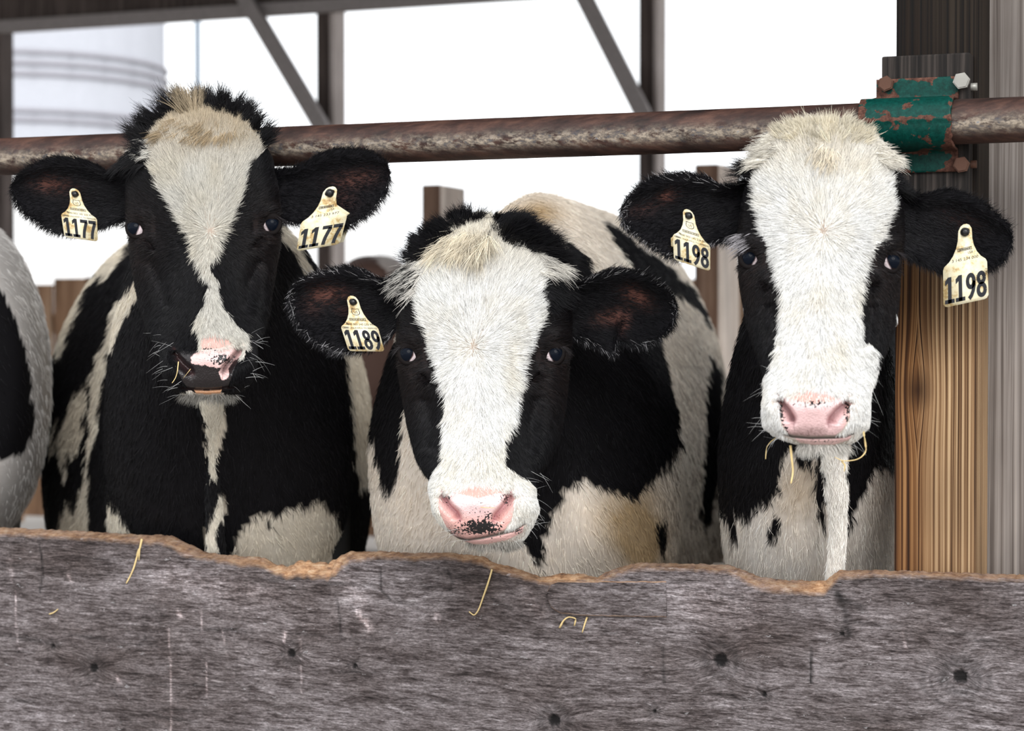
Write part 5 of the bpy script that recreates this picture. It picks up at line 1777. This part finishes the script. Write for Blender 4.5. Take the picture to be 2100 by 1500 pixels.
COW4 = dict(rings=[(4.10, -90, 60, 600, 900, 2), (4.15, -90, 130, 520, 1000, 2), (4.25, -90, 170, 465, 1080, 2), (4.38, -90, 188, 440, 1120, 2), (4.55, -92, 197, 432, 1130, 2), (4.9, -120, 196, 436, 1130, 2), (5.4, -170, 190, 445, 1110, 2), (5.8, -200, 140, 500, 1000, 2), (5.9, -205, 60, 600, 850, 2)],
            coat_body=[(1, [(-400, 300), (300, 300), (300, 1400), (-400, 1400)]), (0, [(-300, 560), (0, 587), (28, 643), (56, 717), (70, 843), (65, 890), (47, 930), (0, 940), (-300, 940)])],
            cream=(0.60, 0.58, 0.56), nbody=9000, res=(90, 100), legcol=(0.5, 0.48, 0.45))
COW5 = dict(rings=[(6.6, 1120, 60, 520, 800, 2), (6.65, 1120, 150, 450, 950, 2), (6.8, 1120, 195, 428, 1050, 2), (7.1, 1122, 206, 421, 1100, 1.9), (7.6, 1126, 214, 424, 1110, 1.9), (8.1, 1130, 205, 430, 1100, 1.9), (8.4, 1130, 140, 470, 1000, 2), (8.5, 1130, 60, 600, 850, 2)],
            coat_body=[(1, [(700, 300), (1500, 300), (1500, 1300), (700, 1300)])], cream=(0.58, 0.53, 0.47), nbody=0, res=(70, 80), legcol=(0.5, 0.46, 0.4))
COW6 = dict(rings=[(8.6, 762, 40, 590, 700, 2), (8.65, 762, 70, 550, 800, 2.4), (8.8, 764, 92, 530, 860, 2.6), (9.1, 768, 98, 524, 900, 2.8), (9.6, 770, 98, 524, 900, 2.8), (10.0, 772, 80, 535, 880, 2.4), (10.2, 772, 40, 600, 800, 2)],
            coat_body=[(1, [(770, 500), (835, 505), (840, 560), (790, 560), (772, 530)])], cream=(0.62, 0.57, 0.54), black=(0.12, 0.075, 0.062), nbody=0, res=(60, 70), legcol=(0.06, 0.04, 0.03))

DENS = 1.0
R1 = build_cow('cow', COW1, 'black cow with narrow crooked white blaze, tagged 1177 in both ears, head above rail', density=DENS)
R2 = build_cow('cow', COW2, 'middle cow with broad white face and pink speckled nose, head lowest of the three', density=DENS)
R3 = build_cow('cow', COW3, 'white-faced cow with clean pink nose beside the wooden post, tagged 1198', density=DENS)
R4 = build_cow('cow', COW4, 'blurred black and white cow cut off by the left edge of the picture')
R5 = build_cow('cow', COW5, 'pale cow standing far back behind the middle cow\'s withers')
R6 = build_cow('cow', COW6, 'dark brown cow with a white patch far back beside the stub post')

# ------------------------------------------------------------------ ear tags
def glyph(ch):
    """bold condensed figures as strips of quads, in a 1 x 2 cell"""
    out = []

    def strip(cl, w):
        cl = np.asarray(cl, float)
        t = np.gradient(cl, axis=0)
        t /= np.linalg.norm(t, axis=1)[:, None]
        nrm = np.stack([-t[:, 1], t[:, 0]], -1)
        w = np.broadcast_to(w, (len(cl),))[:, None]
        a, b = cl + nrm * w / 2, cl - nrm * w / 2
        for k in range(len(cl) - 1):
            out.append([a[k], a[k + 1], b[k + 1], b[k]])

    def ell(cx, cy, rx, ry, w, a0=0, a1=360):
        a = np.radians(np.linspace(a0, a1, 33))
        strip(np.stack([cx + rx * np.cos(a), cy + ry * np.sin(a)], -1), w)
    if ch == '1':
        out.append([(0.34, 0.0), (0.70, 0.0), (0.70, 2.0), (0.34, 2.0)])
        out.append([(0.36, 2.0), (0.36, 1.58), (0.06, 1.36), (0.06, 1.74)])
        out.append([(0.04, 0.0), (0.98, 0.0), (0.98, 0.30), (0.04, 0.30)])
    elif ch == '7':
        out.append([(0.04, 1.64), (0.98, 1.64), (0.98, 2.0), (0.04, 2.0)])
        strip([(0.84, 1.75), (0.66, 1.25), (0.50, 0.75), (0.43, 0.3), (0.41, 0.0)], 0.38)
    elif ch == '8':
        ell(0.5, 1.48, 0.30, 0.36, 0.33)
        ell(0.5, 0.56, 0.34, 0.42, 0.34)
    elif ch == '9':
        ell(0.5, 1.38, 0.32, 0.46, 0.34)
        strip([(0.82, 1.38), (0.81, 1.0), (0.72, 0.62), (0.54, 0.28), (0.30, 0.05)], 0.34)
    return out


def text_mesh(s):
    c = bpy.data.curves.new('t', 'FONT')
    c.body = s
    c.align_x = 'CENTER'
    c.resolution_u = 2
    o = bpy.data.objects.new('t', c)
    COL.objects.link(o)
    dg = bpy.context.evaluated_depsgraph_get()
    me = bpy.data.meshes.new_from_object(o.evaluated_get(dg))
    V = np.array([v.co[:2] for v in me.vertices])
    F = [list(p.vertices) for p in me.polygons]
    bpy.data.objects.remove(o)
    bpy.data.curves.remove(c)
    bpy.data.meshes.remove(me)
    return V, F


def make_tag(BL, BR, SR, SL, TOPP, number, front, ears_grid, label, hang=0.004, rear=None):
    BL, BR, SR, SL, TOPP = [np.array(p, float) for p in (BL, BR, SR, SL, TOPP)]
    allp = np.stack([BL, BR, SR, SL, TOPP])
    lo, hi = allp.min(0), allp.max(0)
    g = ears_grid
    m = (g.PX > lo[0] - 5) & (g.PX < hi[0] + 5) & (g.PY > lo[1] - 5) & (g.PY < hi[1] + 5) & (np.arange(g.C)[None] < g.CF)
    Yd = float(g.V[..., 1][m].min()) - hang

    def mp(x, y):
        """x -0.5..0.5, y 0..1 on the square, 1..2 up the neck"""
        x, y = np.asarray(x, float)[..., None], np.asarray(y, float)[..., None]
        yy = np.clip(y, 0, 1)
        lft, rgt = BL * (1 - yy) + SL * yy, BR * (1 - yy) + SR * yy
        q = lft * (0.5 - x) + rgt * (0.5 + x)
        ms = (SL + SR) / 2
        k = np.clip(y - 1, 0, None)
        up = ms * (1 - k) + TOPP * k
        q2 = up + x * (SR - SL)
        return np.where(y > 1, q2, q)

    def at(x, y, d):
        q = mp(x, y)
        return P(q[..., 0], q[..., 1], Yd - d)
    # outline
    half = [(0.0, 0.0), (0.40, 0.0), (0.46, 0.02), (0.5, 0.09), (0.5, 0.92), (0.47, 1.0), (0.36, 1.10), (0.27, 1.24), (0.20, 1.42), (0.165, 1.60), (0.16, 1.74), (0.15, 1.86), (0.10, 1.96), (0.04, 2.0)]
    outl = half + [(-x, y) for x, y in reversed(half[1:])]
    hr = 0.105
    hc = 1.80
    hole = [(hr * math.cos(a), hc + hr * 0.95 * math.sin(a)) for a in np.linspace(0, 2 * PI, 17)[:-1]]
    tri = tessellate_polygon([[Vector((x, y, 0)) for x, y in outl], [Vector((x, y, 0)) for x, y in hole]])
    A = np.array(outl + hole)
    n = len(A)
    th = 0.0016
    F_ = at(A[:, 0], A[:, 1], th)
    B_ = at(A[:, 0], A[:, 1], 0)
    tris = np.array(tri)
    no, nh = len(outl), len(hole)
    sides = [(i, (i + 1) % no, (i + 1) % no + n, i + n) for i in range(no)] + [(no + i, no + (i + 1) % nh, no + (i + 1) % nh + n, no + i + n) for i in range(nh)]
    c = at(0.0, 1.8, 0)
    root = empty('ear_tag', c)
    tag(root, label, 'ear tag')
    plate = fix_normals(mesh_np('plate', np.concatenate([F_, B_]), [tris, tris + n, np.array(sides)], M_TAG, smooth=False))
    adopt(plate, root)
    if rear is not None:
        q = [(-0.5 + rear[0], rear[1]), (0.46 + rear[0], rear[1]), (0.5 + rear[0], 0.9 + rear[1]), (0.0, 1.6), (-0.5 + rear[0], 0.9 + rear[1])]
        A2 = np.array(q)
        V2 = np.concatenate([at(A2[:, 0], A2[:, 1], -0.012), at(A2[:, 0], A2[:, 1], -0.0135)])
        k = len(q)
        t2 = np.array([(0, 1, 2), (0, 2, 3), (0, 3, 4)])
        adopt(fix_normals(mesh_np('rear_plate', V2, [t2, t2 + k, np.array([(i, (i + 1) % k, (i + 1) % k + k, i + k) for i in range(k)])], M_TAG, smooth=False)), root)
    # the stud through the ear
    pts = [at(0, hc, -0.02), at(0, hc, 0.0), at(0, hc, 0.0045), at(0, hc, 0.006), at(0, hc, 0.011), at(0, hc, 0.012)]
    wpx = np.linalg.norm(BR - BL) * Yd / FPX
    adopt(tube('stud', pts, [0.03 * wpx, 0.09 * wpx, 0.095 * wpx, 0.06 * wpx, 0.06 * wpx, 0.02 * wpx], M_STUD, None, 18, 2), root)
    # print
    z = th + 0.0003

    def ink(name, V, F):
        V3 = at(V[:, 0], V[:, 1], z)
        byn = {}
        for f in F:
            byn.setdefault(len(f), []).append(f)
        o = mesh_np(name, V3, [np.array(v) for v in byn.values()], M_INK, smooth=False)
        adopt(o, root)

    VV, FF = [], []
    cw = 0.238
    x0 = -0.5 + (1 - 4 * cw) / 2
    for k, ch in enumerate(number):
        for poly in glyph(ch):
            b = len(VV)
            VV += [(x0 + (k + 0.02 + p[0] * 0.94) * cw, 0.075 + p[1] * (0.325 if not front else 0.39)) for p in poly]
            FF.append(list(range(b, b + len(poly))))
    ink('number', np.array(VV), FF)
    lines = []
    if front:
        lines = [('840 003 145 ' + ('233 991' if number != '1198' else '234 000'), 0.06, 1.04, 0.074, 0.80), ('UNLAWFUL TO REMOVE', 0.10, 0.91, 0.068, 0.70), ('US', 0.0, 1.425, 0.10, 1.0)]
        if number == '1177':
            lines[0] = ('840 003 145 233 977', 0.06, 1.04, 0.074, 0.80)
    else:
        lines = [('USA', 0.12, 1.22, 0.085, 0.85), ('3 145 234 000' if number == '1198' else '3 145 233 977', 0.0, 1.07, 0.085, 0.80)]
    for s, cx, cy, h, wf in lines:
        V, F = text_mesh(s)
        V = V * np.array([h * wf * 0.9, h * 1.25])
        if s[0] in '8U3' and len(s) > 4:
            wmax = 0.70 if s[0] == '8' else 0.60 if s[0] == '3' else 0.72
            V[:, 0] *= wmax / (V[:, 0].max() - V[:, 0].min())
        V = V + np.array([cx - V[:, 0].mean() * 0, cy])
        ink('small_print', V, F)
    VV, FF = [], []

    def bar(x0, y0, x1, y1):
        b = len(VV)
        VV.extend([(x0, y0), (x1, y0), (x1, y1), (x0, y1)])
        FF.append([b, b + 1, b + 2, b + 3])
    # the printed maker's strip: outline box filled with small strokes
    bx0, bx1, by0, by1 = (-0.22, 0.22, 1.19, 1.27) if front else (-0.17, 0.15, 1.32, 1.40)
    for a in ((bx0, by0, bx1, by0 + 0.012), (bx0, by1 - 0.012, bx1, by1), (bx0, by0, bx0 + 0.012, by1), (bx1 - 0.012, by0, bx1, by1)):
        bar(*a)
    for k in range(11):
        xx = bx0 + 0.03 + k * (bx1 - bx0 - 0.05) / 11
        bar(xx, by0 + 0.02, xx + 0.016, by1 - 0.02)
        if k % 2:
            bar(xx, by0 + 0.03, xx + 0.03, by0 + 0.042)
    if front:
        for a in ((-0.46, 0.915, -0.29, 0.925), (-0.46, 0.97, -0.29, 0.98), (-0.46, 0.915, -0.452, 0.98), (-0.298, 0.915, -0.29, 0.98), (-0.43, 0.935, -0.31, 0.955), (-0.33, 1.055, -0.318, 1.12), (-0.305, 1.055, -0.293, 1.12), (-0.34, 1.1, -0.28, 1.112)):
            bar(*a)
        sh = [(0.0, 1.36), (0.06, 1.375), (0.105, 1.42), (0.115, 1.48), (0.095, 1.53), (0.105, 1.575), (0.06, 1.585), (0.0, 1.57)]
        sh = sh + [(-x, y) for x, y in reversed(sh[1:-1])]
        sh = np.array(sh)
        c0 = np.array([0, 1.47])
        for k in range(len(sh)):
            p, q = sh[k], sh[(k + 1) % len(sh)]
            b = len(VV)
            VV.extend([tuple(p), tuple(q), tuple(c0 + (q - c0) * 0.86), tuple(c0 + (p - c0) * 0.86)])
            FF.append([b, b + 1, b + 2, b + 3])
    ink('emblem', np.array(VV), FF)
    return root


make_tag((132.4, 486.7), (201, 496), (198.7, 447.5), (125, 438), (152, 387), '1177', True, COW1['ears'][0]['grid'],
         'small cream ear tag 1177 with US shield, in the ear nearest the silo')
make_tag((607.6, 516), (696.7, 501), (712.7, 440), (617.7, 455), (679, 383), '1177', False, COW1['ears'][1]['grid'],
         'larger cream tag 1177, brown-soiled and tilted, in that cow\'s other ear', rear=(0.12, 0.05))
make_tag((715, 720.5), (789, 721.4), (775, 671), (698.4, 669), (721, 607), '1189', True, COW2['ears'][0]['grid'],
         'cream ear tag 1189 in the ear of the middle cow')
make_tag((1382, 533), (1456.5, 557), (1456.5, 504), (1380, 480), (1411, 430), '1198', True, COW3['ears'][0]['grid'],
         'cream ear tag 1198 with US shield, in the ear away from the wooden post', rear=(-0.06, -0.09))
make_tag((1934.7, 632), (2027.8, 612), (2024, 530), (1934, 549), (1979, 460), '1198', False, COW3['ears'][1]['grid'],
         'larger cream ear tag 1198 reading USA, hanging in front of the wooden post')

# ------------------------------------------------------------------ straw
def straw(pts, off, r, label, Y=None, group=None):
    q = []
    for k, (x, y) in enumerate(pts):
        q.append(FP(x, y, off + 0.002 * (k % 2)) if Y is None else P(x, y, Y - 0.004 * (k % 2)))
    rr = np.array([r] * len(q)) * np.linspace(1.0, 0.6, len(q))
    o = tube('straw', q, rr, M_HAY, None, 7, 3, 0.6)
    o['label'] = label
    o['category'] = 'straw'
    return o


so = OB1 + 0.0012
s1 = straw([(291, 1106), (287, 1124), (280, 1146), (274, 1166), (266, 1184), (259, 1197)], so, 0.0022, 'long pale straw stuck on the board below the cow tagged 1177')
adopt(tube('leaf', [FP(280, 1140, so), FP(286, 1125, so + .003), FP(285, 1150, so + .003)], [0.0015, 0.0022, 0.0008], M_HAY, None, 6, 3, .5), s1)
straw([(1009, 1168), (1003, 1190), (992, 1222), (980, 1254), (972, 1262), (962, 1255)], so, 0.0028, 'hooked yellow straw stuck on the board under the middle cow\'s muzzle')
straw([(102, 1260), (110, 1257), (119, 1250)], so, 0.0026, 'tiny chaff flake on the board nearest the left edge')
straw([(1148, 1288), (1157, 1272), (1168, 1266), (1181, 1270), (1178, 1284)], OB1 + 0.003, 0.0028, 'tangled yellow straw wisp hanging under the loose veneer flap')
straw([(1204, 1266), (1198, 1284), (1194, 1298)], OB1 + 0.002, 0.0018, 'thin straight straw hanging under the veneer flap')
ym = COW3['Y'] - 0.105
s3 = straw([(1770, 880), (1773, 900), (1776, 922), (1766, 938), (1752, 944), (1732, 946), (1712, 938)], 0, 0.0019, 'bent golden straw dangling from the mouth corner of cow 1198', Y=ym)
adopt(tube('tip', [P(1726, 946, ym), P(1733, 956, ym), P(1731, 968, ym)], [0.0014, 0.0012, 0.0006], M_HAY, None, 6, 3), s3)
straw([(1621, 914), (1624, 945), (1626, 968), (1622, 992)], 0, 0.0020, 'straight yellow straw hanging below the chin of cow 1198', Y=ym + 0.02)
straw([(1592, 898), (1580, 907), (1572, 920), (1570, 942)], 0, 0.0010, 'fine curled straw at the chin corner of cow 1198', Y=ym + 0.02)
yn = COW1['Y'] - 0.142
straw([(366, 742), (364, 760), (360, 775), (353, 786)], 0, 0.0010, 'straw stem hanging from the dark nostril of the 1177 cow', Y=yn)
straw([(391, 757), (384, 766), (376, 776)], 0, 0.0007, 'short green chaff across the dark nostril of the 1177 cow', Y=yn)
straw([(986, 1041), (1000, 1042), (1016, 1042)], 0, 0.0012, 'short straw lying across the pink nose of the middle cow', Y=COW2['Y'] - 0.155)
